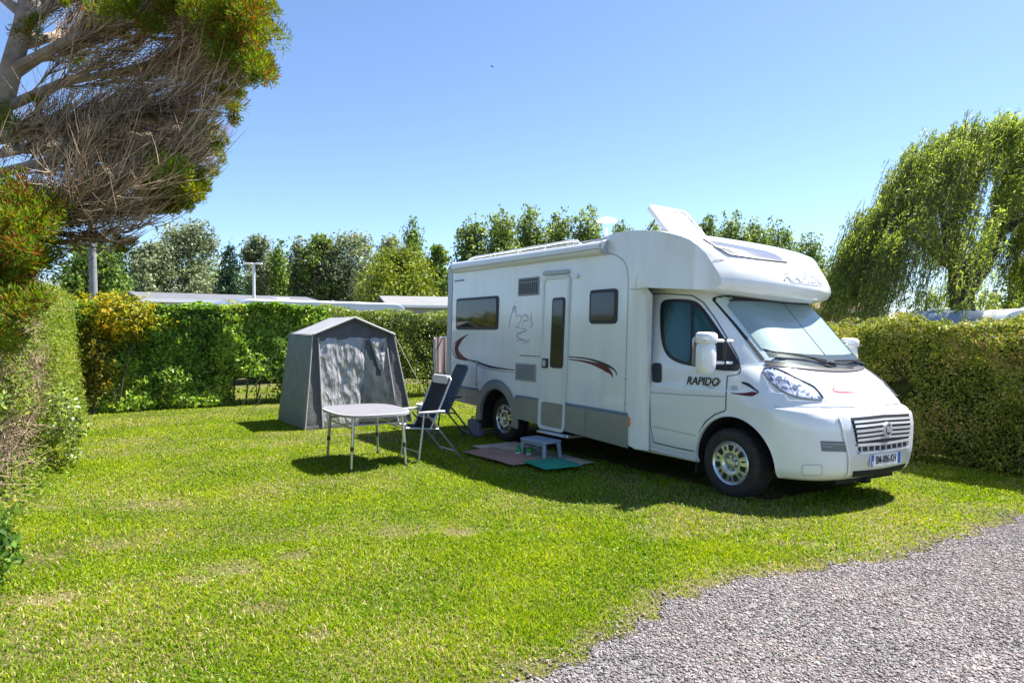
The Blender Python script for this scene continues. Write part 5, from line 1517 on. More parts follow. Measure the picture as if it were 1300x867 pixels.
def hedge(name, u0, u1, top, depth, place, n, size, aspect, lm, label, seed, thin=None, core=True, stems=None, front_share=.62, low=.04, corez=.50, lump=.16):
    h = empty(name, place(np.array([[(u0 + u1) / 2, depth / 2, 0.]]))[0])
    tag(h, label, 'hedge')
    o0 = np.array(h.location)
    u, v, z, N, q = hedge_surface(n, u0, u1, top, depth, seed, front_share, lump=lump, low=low)
    keep = np.ones(n, bool)
    hole = noise3(q, .32, seed + 7)
    keep &= rng.random(n) < np.clip(.35 + 1.6 * hole, 0, 1)
    if thin is not None: keep &= rng.random(n) < thin(u, v, z)
    u, v, z, N = u[keep], v[keep], z[keep], N[keep]
    C = np.stack([u, v, z], -1)
    Nn = unit(N + rng.normal(size=C.shape) * .75)
    ax = unit(rng.normal(size=C.shape) + np.array([0, 0, .5]))
    s = size * rng.uniform(.6, 1.35, len(C))
    V, F = leaf_arrays(C, Nn, s, aspect, ax)
    np_mesh('foliage', place(V) - o0, quads=F, mats=[lm], parent=h)
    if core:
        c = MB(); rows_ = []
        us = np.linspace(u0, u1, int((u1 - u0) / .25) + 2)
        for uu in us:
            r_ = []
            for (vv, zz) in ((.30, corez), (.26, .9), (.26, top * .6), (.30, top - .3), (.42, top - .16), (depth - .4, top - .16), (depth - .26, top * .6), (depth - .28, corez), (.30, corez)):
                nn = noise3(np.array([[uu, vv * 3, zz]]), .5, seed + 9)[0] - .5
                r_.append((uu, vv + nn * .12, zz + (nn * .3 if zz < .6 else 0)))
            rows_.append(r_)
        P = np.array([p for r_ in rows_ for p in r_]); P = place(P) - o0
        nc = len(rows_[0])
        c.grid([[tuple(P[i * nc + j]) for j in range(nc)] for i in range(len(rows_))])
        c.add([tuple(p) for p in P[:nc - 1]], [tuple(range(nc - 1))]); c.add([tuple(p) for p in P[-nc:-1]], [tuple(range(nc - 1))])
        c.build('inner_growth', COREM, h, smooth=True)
    # stems
    m_ = stems or int((u1 - u0) * 7)
    su = rng.uniform(u0, u1, m_); sv = rng.uniform(.2, depth - .1, m_)
    K = 6; kk = np.linspace(0, 1, K)
    P = np.stack([su[:, None] + rng.normal(size=(m_, 1)) * .22 * kk + rng.normal(size=(m_, K)) * .02, sv[:, None] + rng.normal(size=(m_, 1)) * .15 * kk, kk[None] * top * .9 + 0 * su[:, None]], -1)
    Rr = (rng.uniform(.008, .02, m_)[:, None]) * (1 - .6 * kk)[None]
    Vs, Qs = tubes_np(place(P.reshape(-1, 3)).reshape(P.shape) - o0, Rr, 4)
    np_mesh('stems', Vs, quads=Qs, mats=[TWIGM], parent=h)
    return h

LAUREL = leafmat('laurel_leaf', [(0, (.016, .036, .006)), (.35, (.036, .075, .010)), (.7, (.080, .135, .018)), (1, (.17, .21, .030))], rough=.42, trans=.36, spec=.3, nscale=1.3, light=GRASS_L * 2.0)
PRIVET = leafmat('privet_leaf', [(0, (.04, .055, .010)), (.3, (.07, .095, .012)), (.6, (.115, .145, .016)), (.85, (.18, .18, .035)), (1, (.20, .13, .07))], rough=.45, trans=.35, spec=.3, nscale=1.6, light=GRASS_L * 1.45)
OLIVE = leafmat('olive_hedge_leaf', [(0, (.03, .05, .013)), (.4, (.06, .09, .018)), (.75, (.11, .145, .020)), (1, (.17, .20, .03))], rough=.4, trans=.32, spec=.45, nscale=1.8, light=GRASS_L * 1.45)

# back hedge: face at x = -11.05, split where the species changes behind the tent
def place_back(P):
    P = np.asarray(P); x = -11.08 - P[:, 1]; y = P[:, 0]
    return np.stack([x, y, P[:, 2] + gz_np(y)], -1)
def thin_back(u, v, z):
    low = z < .55
    gaps = noise3(np.stack([u, u * 0], -1), .9, 77)
    k = np.where(low, np.clip(1.15 - 2.2 * (gaps - .45) * 3, .05, 1), 1)
    # an open foot beside the tent
    k = np.where((z < .62) & (u > -3.3) & (u < -2.65), .04, k)
    return k
hedge('back_hedge', -6.3, -1.2, 2.13, 1.25, place_back, 60000, .085, .52, LAUREL, 'tall dark green laurel hedge at the back of the pitch, left of the tent', 101, thin_back, stems=34)
hedge('back_hedge', -1.25, 4.6, 2.09, 1.25, place_back, 42000, .055, .5, OLIVE, 'lighter small leaved hedge between the tent and the motorhome', 131, lambda u, v, z: np.where(z < .5, .6, 1.0))

# right hand hedge: face at y = 3.0
def place_right(P):
    P = np.asarray(P); x = P[:, 0]; y = 2.98 + .03 * x + P[:, 1]
    return np.stack([x, y, P[:, 2] + gz_np(y)], -1)
hedge('privet_hedge', -3.2, 3.4, 1.82, 1.2, place_right, 125000, .040, .5, PRIVET, 'clipped yellow green privet hedge with brown patches on the right, in front of the willow', 151, None, front_share=.70, stems=90, corez=.08, lump=.26)
hedge('privet_hedge', -11.0, -3.2, 1.86, 1.2, place_right, 22000, .06, .5, PRIVET, 'clipped green hedge running behind the motorhome to the far corner', 171)

# yellow leaved shrub in the corner
def blob_shrub(name, label, cat, centre, rad, n, size, lm, seed, stems=10, aspect=.5):
    s = empty(name, (centre[0], centre[1], gz(centre[0], centre[1]))); tag(s, label, cat)
    d = rand_dirs(n); r_ = rng.random(n) ** .28
    lum = noise3(d * 2 + seed, .5, seed) ** 1.6 * 1.5
    C = d * np.array(rad) * (r_ * (.62 + .6 * lum))[:, None]
    C[:, 2] += centre[2]
    k = C[:, 2] > .03
    C, d = C[k], d[k]
    V, F = leaf_arrays(C, unit(d + rng.normal(size=C.shape) * .7), size * rng.uniform(.6, 1.3, len(C)), aspect)
    np_mesh('foliage', V, quads=F, mats=[lm], parent=s)
    kk = np.linspace(0, 1, 5)
    e_ = d[:stems] * np.array(rad) * .7; e_[:, 2] = np.abs(e_[:, 2]) + centre[2]
    P = e_[:, None, :] * kk[None, :, None] ** np.array([1.2, 1.2, .8])
    Vs, Qs = tubes_np(P, np.full((len(e_), 5), .014) * (1 - .6 * kk), 4)
    np_mesh('stems', Vs, quads=Qs, mats=[TWIGM], parent=s)
    return s
YELLOW = leafmat('golden_leaf', [(0, (.08, .11, .010)), (.3, (.17, .19, .012)), (.7, (.31, .28, .014)), (1, (.38, .25, .02))], rough=.45, trans=.35, spec=.35, nscale=1.5, light=GRASS_L)
BROWNY = leafmat('bronze_leaf', [(0, (.05, .055, .010)), (.5, (.095, .095, .014)), (1, (.20, .17, .02))], rough=.5, trans=.3, nscale=1.5, light=GRASS_L)
blob_shrub('golden_shrub', 'golden yellow shrub growing through the corner of the back hedge', 'shrub', (-11.05, -5.45, 1.85), (.40, .80, .55), 4200, .08, YELLOW, 3, stems=3)
blob_shrub('golden_shrub', 'bronze yellow bush below the golden shrub in the hedge corner', 'shrub', (-11.0, -5.85, 1.05), (.34, .36, .95), 2600, .075, BROWNY, 5, stems=4)
blob_shrub('golden_shrub', 'small yellow tipped shrub topping the middle of the laurel hedge', 'shrub', (-11.32, -3.25, 1.9), (.30, .40, .38), 700, .075, YELLOW, 8, stems=3)

# ================================================================ dead conifer hedge on the left
STRAW = mat('dead_twig', (.34, .26, .165), rough=.9, var=.35, vscale=9)
STRAWD = mat('brown_dead_twig', (.12, .085, .055), rough=.9, var=.35, vscale=9)
def place_left(P):
    P = np.asarray(P); x = P[:, 0]
    y = -6.10 - .085 * (x + 11) - P[:, 1] - .10 * np.clip(P[:, 2] - .3, 0, 3)
    return np.stack([x, y, P[:, 2]], -1)
lh = empty('conifer_hedge', (-6, -6.8, 0)); tag(lh, 'half dead conifer hedge of bare straw coloured twigs along the left edge of the lawn', 'hedge')
lo0 = np.array(lh.location)
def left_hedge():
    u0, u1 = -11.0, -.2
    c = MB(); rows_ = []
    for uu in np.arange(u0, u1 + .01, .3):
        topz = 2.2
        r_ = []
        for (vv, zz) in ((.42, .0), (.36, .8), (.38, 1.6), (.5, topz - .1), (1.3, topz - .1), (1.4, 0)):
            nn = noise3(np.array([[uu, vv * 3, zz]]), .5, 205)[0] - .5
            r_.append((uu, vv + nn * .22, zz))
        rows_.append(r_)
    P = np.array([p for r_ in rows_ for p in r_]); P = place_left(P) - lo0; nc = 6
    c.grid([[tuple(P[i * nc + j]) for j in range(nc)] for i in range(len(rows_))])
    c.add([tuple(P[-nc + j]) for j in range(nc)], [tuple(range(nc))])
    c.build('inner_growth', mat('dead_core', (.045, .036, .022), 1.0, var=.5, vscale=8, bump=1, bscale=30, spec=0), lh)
    # bare twigs: most point out of the hedge and curl up or down
    for nm, m_, n in (('dead_twigs', STRAW, 11000), ('brown_twigs', STRAWD, 5000)):
        u = u0 + (u1 - u0) * rng.random(n) ** .8; z = rng.uniform(.03, 2.3, n); v = .02 + .40 * rng.random(n)
        en = rng.random(n) < .14; tp_ = (rng.random(n) < .10) & ~en      # the near end and the top of the hedge
        u = np.where(en, u1 + .05 - .25 * rng.random(n), u); v = np.where(en | tp_, rng.uniform(0, 1.35, n), v); z = np.where(tp_, rng.uniform(2.05, 2.3, n), z)
        K = 5; kk = np.linspace(0, 1, K)
        ln = rng.uniform(.08, .27, n)
        d = unit(np.stack([rng.normal(size=n) * .8 + .35, -rng.normal(size=n) * .35 - .05, rng.normal(size=n) * .65 + .22], -1))
        bend = rng.normal(size=(n, 3)) * .10 + np.array([0, 0, .05])
        P = np.stack([u, v, z], -1)[:, None, :] + d[:, None, :] * (ln[:, None] * kk)[..., None] + bend[:, None, :] * (kk ** 2)[None, :, None]
        P[..., 2] = np.maximum(P[..., 2], .02)
        Rr = rng.uniform(.0028, .0068, n)[:, None] * (1 - .7 * kk)[None]
        Pw = place_left(P.reshape(-1, 3)).reshape(P.shape) - lo0
        V, Q = tubes_np(Pw, Rr, 3)
        np_mesh(nm, V, quads=Q, mats=[m_], parent=lh)
    # live leaves: along the far end, the foot and in tufts
    n = 85000
    u = u0 + (u1 - u0) * rng.random(n) ** 1.1; z = rng.uniform(.02, 2.3, n); v = rng.exponential(.13, n) - .18 * rng.random(n)
    q = np.stack([u, z, u * 0], -1)
    w = noise3(q, .5, 211)
    farw = np.clip((-6.0 - u) / 1.6, 0, 1)
    foot = np.clip((.5 - z) / .3, 0, 1)
    keep = rng.random(n) < np.clip(farw * .85 + foot * .45 + np.clip((w - .60) * 5, 0, .55), 0, 1)
    C = np.stack([u, v, z], -1)[keep]
    s = (.034 + .016 * rng.random(len(C))) * rng.uniform(.6, 1.3, len(C))
    N = unit(np.array([.2, -.8, .4]) + rng.normal(size=C.shape) * .7)
    V, F = leaf_arrays(C, N, s, .5)
    np_mesh('foliage', place_left(V) - lo0, quads=F, mats=[leafmat('hedge_foot_leaf', [(0, (.04, .075, .008)), (.4, (.09, .14, .014)), (.8, (.16, .20, .024)), (1, (.24, .23, .04))], rough=.5, trans=.35, spec=.12, nscale=1.4, light=GRASS_L * 1.0)], parent=lh)
left_hedge()
DKLEAF = leafmat('dark_bramble_leaf', [(0, (.02, .045, .010)), (.5, (.04, .085, .014)), (1, (.09, .15, .02))], rough=.55, trans=.4, spec=.15, light=GRASS_L * 1.6)
p_ = at(-18, 680, 4.45)
blob_shrub('bramble', 'dark green bramble at the foot of the conifer hedge, lower left corner', 'bramble', (p_.x, p_.y - .06, .22), (.36, .22, .36), 2300, .06, DKLEAF, 12)
p_ = at(2, 500, 5.3)
blob_shrub('bramble', 'green ivy clump high in the dead twigs of the conifer hedge', 'ivy', (p_.x, p_.y - .1, 1.05), (.30, .16, .18), 900, .05, OLIVE, 14)
p_ = at(88, 530, 8.3)
blob_shrub('bramble', 'bright green leafy bush at the far foot of the conifer hedge', 'bush', (p_.x, p_.y - .08, .45), (.95, .26, .55), 2600, .06, OLIVE, 16)

# ================================================================ the big cypress overhanging from the left
def at_near(px, py, d): return at(px, py, d * .78)
def cypress():
    base = at_near(-120, 560, 6.6); base.z = 0
    t_ = empty('cypress_tree', base); tag(t_, 'large windswept cypress with bare twiggy underside and green and rust tufts, overhanging from the left', 'tree')
    B0 = np.array(base)
    BARK = mat('grey_bark', (.27, .225, .185), rough=.95, var=.35, vscale=7, bump=1.0, bscale=22)
    tr = MB()
    trunk = [Vector(base), at_near(-95, 420, 6.6), at_near(-50, 250, 6.6), at_near(0, 140, 6.6), at_near(30, 30, 6.6), at_near(50, -80, 6.6), at_near(60, -190, 6.7)]
    tr.tube([tuple(p - base) for p in trunk], [.20, .15, .105, .078, .062, .05, .04], 12)
    # limbs leave the trunk and arch out over the lawn
    limbs = []
    for (px, py, dd), seg in (((-60, 290, 6.6), [(60, 262, 6.4), (140, 262, 6.2), (215, 268, 6.1)]), ((-40, 230, 6.6), [(60, 205, 6.3), (150, 200, 6.0), (235, 205, 5.9)]),
                              ((-20, 180, 6.6), [(70, 150, 6.4), (170, 140, 6.2), (265, 150, 6.0)]), ((0, 140, 6.6), [(80, 105, 6.7), (180, 85, 6.7), (285, 92, 6.6)]),
                              ((15, 90, 6.6), [(90, 50, 6.3), (190, 20, 6.2), (300, 28, 6.2)]), ((30, 30, 6.6), [(110, -20, 6.6), (200, -60, 6.7), (290, -60, 6.6)]),
                              ((-30, 200, 6.6), [(30, 190, 7.3), (110, 180, 7.9), (200, 185, 8.2)]), ((20, 60, 6.6), [(90, 40, 7.4), (170, 20, 8.0), (250, 40, 8.3)]),
                              ((40, -30, 6.6), [(120, -100, 6.4), (200, -150, 6.3), (270, -170, 6.2)]), ((-70, 330, 6.6), [(-30, 310, 6.0), (20, 295, 5.6), (60, 285, 5.4)]),
                              ((0, 140, 6.6), [(-80, 90, 6.2), (-180, 60, 6.0), (-280, 60, 6.0)]), ((30, 20, 6.6), [(-60, -60, 6.8), (-160, -120, 7.0), (-260, -140, 7.0)]),
                              ((-20, 180, 6.6), [(50, 170, 7.0), (130, 165, 7.4), (205, 175, 7.6)]), ((10, 100, 6.6), [(70, 60, 7.0), (150, 30, 7.3), (230, 40, 7.5)])):
        pts_ = [at_near(px, py, dd)] + [at_near(*s_) for s_ in seg]
        limbs.append(np.array([tuple(p) for p in pts_]))
        tr.tube([tuple(p - base) for p in pts_], [.042, .033, .022, .011], 8)
    tr.build('trunk', BARK, t_)
    TW = mat('bare_cypress_twig', (.47, .355, .245), rough=.9, var=.45, vscale=4)
    L_ = np.array(limbs)
    def shoots(S0, D0, ln, spread, upk, K, r_hi, wob):
        n = len(S0)
        d = unit(D0 + rng.normal(size=(n, 3)) * spread)
        kk = np.linspace(0, 1, K)
        P = S0[:, None, :] + d[:, None, :] * (ln[:, None] * kk)[..., None]
        P[..., 2] += (upk * ln)[:, None] * (kk ** 2.2)[None] - .07 * (ln[:, None] * kk * (1 - kk))
        P += np.cumsum(rng.normal(size=P.shape) * wob, 1) * kk[None, :, None]
        return P, (r_hi[:, None] * (1 - .78 * kk)[None])
    def along(P, n, lo=0.0, pw=.8):
        i = rng.integers(0, len(P), n); K = P.shape[1]
        f = (lo + (1 - lo) * rng.random(n) ** pw) * (K - 1.001)
        k = f.astype(int); fr = (f - k)[:, None]
        return P[i, k] * (1 - fr) + P[i, k + 1] * fr, unit(P[i, k + 1] - P[i, k])
    def inside(P, Rr):
        # the wind has clipped the crown to a rounded outline towards the lawn
        v = P[:, -1] - np.array(CAM); r_ = v @ np.array(RGT); f_ = v @ np.array(FWD); z_ = v[:, 2]
        lim = np.interp(z_ / f_, [.12, .165, .19, .25, .32, .38, .47, .60, .8], [-.56, -.50, -.455, -.42, -.405, -.37, -.355, -.39, -.5])
        k = r_ / f_ < lim + rng.normal(size=len(P)) * .012
        return P[k], Rr[k]
    # second order branches
    S0, D0 = along(L_, 420, .06, .9)
    up0 = np.clip((S0[:, 2] - 3.55) * .42, .0, .7)
    P1, R1 = shoots(S0, D0, rng.uniform(.4, 1.0, 420), .17, up0 + .06 * rng.random(420), 8, rng.uniform(.005, .010, 420), .008)
    P1, R1 = inside(P1, R1)
    V, Q = tubes_np(P1 - B0, R1, 5)
    np_mesh('branches', V, quads=Q, mats=[TW], parent=t_)
    # twigs
    n = 12500
    S0, D0 = along(P1, n, .1, .75)
    up0 = np.clip((S0[:, 2] - 3.55) * .42, .03, .7)
    P2, R2 = shoots(S0, D0, rng.uniform(.18, .58, n), .21, up0 + .12 * rng.random(n), 7, rng.uniform(.0028, .0060, n), .007)
    P2, R2 = inside(P2, R2); n = len(P2)
    V, Q = tubes_np(P2 - B0, R2, 3)
    np_mesh('bare_twigs', V, quads=Q, mats=[TW, STRAWD], parent=t_, mi=(np.arange(len(Q)) > int(n * .66) * 18).astype(int))
    n2 = 24000
    S0, D0 = along(P2, n2, .25, .7)
    P3, R3 = shoots(S0, D0, rng.uniform(.06, .24, n2), .36, .10 + .2 * rng.random(n2), 4, np.full(n2, .0025), .006)
    P3, R3 = inside(P3, R3); n2 = len(P3)
    V, Q = tubes_np(P3 - B0, R3, 3)
    np_mesh('fine_twigs', V, quads=Q, mats=[TW, STRAWD], parent=t_, mi=(np.arange(len(Q)) > int(n2 * .6) * 9).astype(int))
    # scale leaf sprays in tufts at the ends of the outer and upper twigs
    def sprays(centres, rad, per, seed):
        m_ = len(centres)
        C0 = np.repeat(centres, per, 0); r_ = np.repeat(rad, per)
        d = rand_dirs(len(C0)); d[:, 2] = d[:, 2] * .8 + .25
        C = C0 + unit(d) * (r_ * rng.random(len(C0)) ** .5)[:, None]
        ax = unit(unit(d) + np.array([0, 0, .5]) + rng.normal(size=C.shape) * .35)
        return C, ax
    cents = []; rads = []
    def tuft(px, py, dist, spread, k, r0, r1):
        for _ in range(int(k * 1.35)):
            a = rng.normal(size=2) * spread
            cents.append(tuple(at_near(px + a[0], py + a[1], dist + rng.normal() * .25))); rads.append(rng.uniform(r0, r1) * .78)
    # crown rim at the upper right
    for px, py, dist, sp, k in ((312, 40, 5.7, 13, 24), (328, 82, 5.7, 7, 11), (300, 15, 5.8, 16, 20), (296, 66, 5.9, 10, 8), (255, 2, 5.8, 20, 16), (205, -4, 5.8, 20, 12), (160, 0, 5.9, 14, 6), (280, 40, 5.8, 10, 5), (310, -30, 6.4, 20, 22), (250, -45, 6.5, 26, 26), (180, -60, 6.6, 26, 24),
                                (110, -70, 6.7, 26, 16), (212, 222, 5.7, 11, 14), (226, 236, 5.7, 8, 11), (192, 232, 5.7, 9, 8), (250, 165, 6.0, 6, 3), (140, 245, 6.2, 10, 4), (300, 130, 6.2, 5, 2), (60, 25, 6.6, 14, 5), (95, 75, 6.5, 8, 2), (120, 190, 6.4, 20, 2), (5, 150, 6.3, 12, 4)):
        tuft(px, py, dist, sp, k, .07, .17)
    # low foliage at the left edge above the hedge
    for px, py, dist, sp, k in ((18, 272, 4.9, 18, 24), (44, 285, 4.9, 12, 13), (14, 320, 4.9, 17, 22), (44, 328, 5.0, 11, 9), (6, 370, 4.9, 13, 14), (26, 385, 5.0, 11, 7), (0, 425, 4.9, 9, 8), (-22, 330, 4.9, 18, 14)):
        tuft(px, py, dist, sp, k, .07, .16)
    # sprigs on the twig tips along the outer rim of the crown
    tips = P2[:, -1]; v_ = tips - np.array(CAM); r_ = v_ @ np.array(RGT); f_ = v_ @ np.array(FWD)
    sx_, sz_ = r_ / f_, v_[:, 2] / f_
    lim = np.interp(sz_, [.12, .165, .19, .25, .32, .38, .47, .60, .8], [-.56, -.50, -.455, -.42, -.405, -.37, -.355, -.39, -.5])
    pr = np.exp(-((lim - sx_) / .03).clip(0) ** 2) * np.interp(sz_, [.15, .2, .24, .3, .36, .42, .6], [.25, .45, .15, .12, .55, .9, 1.0]) + np.interp(sz_, [.40, .46, .52, .6], [0, .06, .4, .7])
    sel = rng.random(len(tips)) < pr * .55
    cents += [tuple(p) for p in tips[sel]]; rads += list(rng.uniform(.03, .065, sel.sum()))
    cents_ = np.array(cents); rads_ = np.array(rads)
    C, ax = sprays(cents_, rads_, (rads_ * 3000).astype(int) + 30, 1)
    N = rand_dirs(len(C))
    V, F = leaf_arrays(C - B0, unit(N - ax * (N * ax).sum(1, keepdims=True)), rng.uniform(.016, .042, len(C)), .22, ax)
    CYP = leafmat('cypress_spray', [(0, (.13, .045, .012)), (.16, (.17, .07, .012)), (.28, (.10, .09, .012)), (.42, (.05, .10, .008)), (.8, (.10, .175, .010)), (1, (.17, .22, .016))], rough=.6, trans=.35, spec=.15, nscale=2.6, light=GRASS_L * 1.0)
    np_mesh('foliage', V, quads=F, mats=[CYP], parent=t_)
cypress()
# ================================================================ trees beyond the hedges
TRUNKM = mat('tree_bark', (.14, .11, .085), rough=.95, var=.3, vscale=3, bump=.8, bscale=10)
DKTRUNK = mat('dark_bark', (.045, .035, .028), rough=.95, var=.3, vscale=3, bump=1, bscale=10)
LM = dict(
    poplar=leafmat('poplar_leaf', [(0, (.030, .045, .014)), (.4, (.055, .080, .020)), (.75, (.09, .12, .028)), (1, (.15, .18, .05))], trans=.3, nscale=.45, light=GRASS_L * 1.90),
    silver=leafmat('silver_leaf', [(0, (.055, .070, .042)), (.4, (.10, .12, .068)), (.8, (.15, .175, .085)), (1, (.19, .22, .11))], trans=.25, nscale=.4, light=GRASS_L * 1.35),
    fir=leafmat('fir_needles', [(0, (.008, .020, .012)), (.5, (.018, .040, .020)), (1, (.045, .08, .035))], trans=.1, nscale=.5, light=GRASS_L * 1.50),
    yellow=leafmat('yellow_willow_leaf', [(0, (.06, .09, .012)), (.4, (.105, .14, .018)), (1, (.19, .22, .03))], trans=.35, nscale=.4, light=GRASS_L * 1.00),
    mid=leafmat('mid_green_leaf', [(0, (.025, .045, .010)), (.5, (.055, .09, .016)), (1, (.11, .15, .03))], trans=.3, nscale=.4, light=GRASS_L * 1.70),
    pale=leafmat('pale_bush_leaf', [(0, (.07, .09, .03)), (.5, (.13, .16, .05)), (1, (.22, .25, .09))], trans=.35, nscale=.5, light=GRASS_L * 1.10),
    willow=leafmat('weeping_willow_leaf', [(0, (.035, .055, .010)), (.35, (.065, .095, .015)), (.7, (.11, .145, .022)), (1, (.18, .21, .04))], trans=.38, spec=.2, nscale=.6, light=GRASS_L * 2.0))

def tree(kind, px0, px1, pytop, dist, n, leaf, label, name='tree', shape='round', lean=0.0, trunk_h=None, seed=0, pybot=390, group=None):
    if group == GB: px0 -= 4; px1 += 4; n = int(n * 1.2)
    a, b = at(px0, pytop, dist), at(px1, pytop, dist)
    mid = (a + b) / 2; width = (b - a).length; H = mid.z
    foot = Vector((mid.x, mid.y, gz(mid.x, mid.y)))
    t_ = empty(name, foot); tag(t_, label, 'tree', group)
    H = H - foot.z
    r0 = width / 2
    local = np.random.default_rng(1000 + seed)
    zb = max(.8, (at(px0, pybot, dist).z - foot.z) * .6) if shape != 'fir' else .3
    ax = np.array(RGT); ay = np.array(FWD)
    if shape == 'fir':
        lv = int(H / .42); blobs = []
        for i in range(lv):
            z = .4 + (H - .5) * i / lv; rr_ = r0 * (1 - (z / H)) ** .85 + .12
            m_ = max(3, int(8 * rr_ / r0) + 2)
            for j in range(m_):
                w = 2 * PI * (j + local.random()) / m_
                blobs.append((rr_ * .62 * math.cos(w), rr_ * .62 * math.sin(w), z - .12 * rr_, rr_ * .42 + .08, rr_ * .42 + .08, .20 + .1 * rr_))
        blobs.append((0, 0, H - .4, .10, .10, .5))
    elif shape in ('poplar', 'column'):
        blobs = []
        ns = 12 if shape == 'poplar' else 2
        for i in range(ns):
            w = 2 * PI * (i + local.random()) / ns; q = (r0 * .62 * local.random() ** .4) if shape == 'poplar' else r0 * .18
            ht = H * (local.uniform(.86, 1.0) if i else 1.0)
            if i == 0 and shape == 'poplar': q = r0 * .2
            for j in range(16):
                f = (j + local.random()) / 16
                rr_ = r0 * (.45 if shape == 'poplar' else .74) * (1 - f ** 4 * .72) * local.uniform(.6, 1.15)
                z = H * .12 + (ht - H * .12) * f
                blobs.append((q * math.cos(w) * (1.1 - .3 * f) + local.normal() * r0 * .10, q * math.sin(w) * (1.1 - .3 * f) + local.normal() * r0 * .10, z - rr_ * .6, rr_, rr_, rr_ * 1.2))
    else:
        blobs = []
        m_ = {'round': 75, 'poplar': 80, 'column': 60, 'loose': 62}[shape]
        zb = .25 * H if shape != 'column' else .15 * H
        for i in range(m_):
            f = ((i + local.random()) / m_) ** .9
            z = zb + (H - zb) * f
            if shape == 'poplar': pr = r0 * (1.06 - .80 * f ** 2.6)
            elif shape == 'column': pr = r0 * (.25 + math.sin(PI * min(1, .16 + f * .80)) ** .7 * .80)
            elif shape == 'loose': pr = r0 * 1.05 * math.sqrt(max(.07, 1 - (1.45 * f - .52) ** 2))
            else: pr = r0 * 1.05 * math.sqrt(max(.07, 1 - (1.5 * f - .5) ** 2))
            br = (.17 + .17 * local.random()) * r0 * (1.15 if shape in ('column', 'poplar') else 1)
            w = local.random() * 2 * PI; q = max(0, pr * 1.12 - br * .7) * local.random() ** .38
            bz = br * (.85 if shape in ('round', 'loose') else 1.9)
            br *= 1.15; bz *= 1.15; blobs.append((q * math.cos(w), q * math.sin(w), min(z, H - bz * .8), br, br, bz))
    B_ = np.array(blobs)
    wgt = (B_[:, 3] * B_[:, 5]) ** .9; wgt /= wgt.sum()
    n = int(n * 2.9)
    bi = local.choice(len(B_), n, p=wgt)
    d = local.normal(size=(n, 3)) * (.60 if shape != 'fir' else .5); d = d / np.maximum(1, np.linalg.norm(d, axis=1, keepdims=True) / 1.25); r_ = np.ones(n)
    lum = .5 + 1.0 * noise3(d * 1.5 + bi[:, None] * 3.1, .55, seed)
    off = d * B_[bi, 3:6] * (r_ * lum * 1.15)[:, None]
    Lc = B_[bi, 0:3] + off
    Lc[:, 2] = np.clip(Lc[:, 2], .1, None)
    if lean: Lc[:, 0] += lean * Lc[:, 2] * .1
    hole = noise3(Lc, .16 * width + .3, seed + 5)
    keep = local.random(n) < np.clip(.25 + 1.6 * hole - .2, 0, 1)
    Lc, dd = Lc[keep], unit(d[keep])
    C = Lc[:, :1] * ax + Lc[:, 1:2] * ay + Lc[:, 2:] * np.array([0, 0, 1.])
    Nn = unit(dd[:, :1] * ax + dd[:, 1:2] * ay + dd[:, 2:] * np.array([0, 0, 1.]) + local.normal(size=C.shape) * .8)
    s = leaf * .66 * local.uniform(.5, 1.4, len(C))
    axs = local.normal(size=C.shape) + (np.array([0, 0, 1.2]) if shape in ('poplar', 'column') else 0) + (np.array([0, 0, -.8]) if shape == 'fir' else 0)
    V, F = leaf_arrays(C, Nn, s, .6 if shape != 'fir' else .3, unit(axs))
    np_mesh('crown', V, quads=F, mats=[LM[kind]], parent=t_)
    tr = MB()
    th = trunk_h or H * (.9 if shape in ('poplar', 'column', 'fir') else .6)
    rt = max(.07, .022 * H)
    tr.tube([(0, 0, -.05), (lean * .02 * ax[0] * th, 0, th * .5), (lean * .1 * th * ax[0], lean * .1 * th * ax[1], th)], [rt, rt * .7, rt * .22], 8)
    if shape != 'fir':
        for i in local.choice(len(B_), min(22, len(B_)), replace=False):
            c = B_[i, :3]; z0 = max(.5, min(th * .85, c[2] * .55))
            e_ = c[0] * ax + c[1] * ay
            tr.tube([(0, 0, z0), tuple(np.array([e_[0], e_[1], 0]) * .5 + np.array([0, 0, lerp(z0, c[2], .6)])), (e_[0], e_[1], c[2])], [rt * .42, rt * .28, rt * .1], 5)
    tr.build('trunk', TRUNKM, t_)
    return t_
GB = 'trees beyond the back hedge'
tree('mid', 84, 152, 312, 34, 4200, .34, 'bushy mid green tree behind the wooden pole on the far left', 'broadleaf_tree', 'round', seed=1, group=GB)
tree('fir', 128, 168, 288, 42, 2600, .42, 'dark ragged conifer just right of the wooden pole', 'conifer_tree', 'fir', seed=2, group=GB)
tree('silver', 166, 216, 312, 47, 3600, .34, 'low silver grey tree left of the tallest silver tree', 'silver_poplar', 'loose', seed=3, group=GB)
tree('silver', 196, 274, 289, 50, 6000, .36, 'tallest silver grey tree, with loose spreading top, on the left', 'silver_poplar', 'loose', seed=4, group=GB)
tree('fir', 266, 318, 305, 44, 4200, .42, 'dark pointed fir between the silver trees and the street light', 'fir_tree', 'fir', seed=5, group=GB)
tree('silver', 306, 352, 304, 56, 3600, .36, 'pale grey green tree directly behind the street light', 'silver_poplar', 'round', seed=6, group=GB)
tree('mid', 338, 364, 305, 52, 2200, .36, 'slim green poplar just right of the street light', 'poplar_tree', 'column', seed=7, group=GB)
tree('silver', 362, 392, 294, 54, 2800, .36, 'narrow grey poplar with pointed top right of the street light', 'poplar_tree', 'column', seed=8, group=GB)
tree('poplar', 386, 424, 300, 54, 3600, .36, 'green tree left of the broad wind bent silver tree above the tent', 'broadleaf_tree', 'loose', seed=9, group=GB)
tree('silver', 405, 474, 301, 55, 5200, .36, 'broad wind bent silver green tree above the tent', 'silver_poplar', 'loose', lean=.5, seed=10, group=GB)
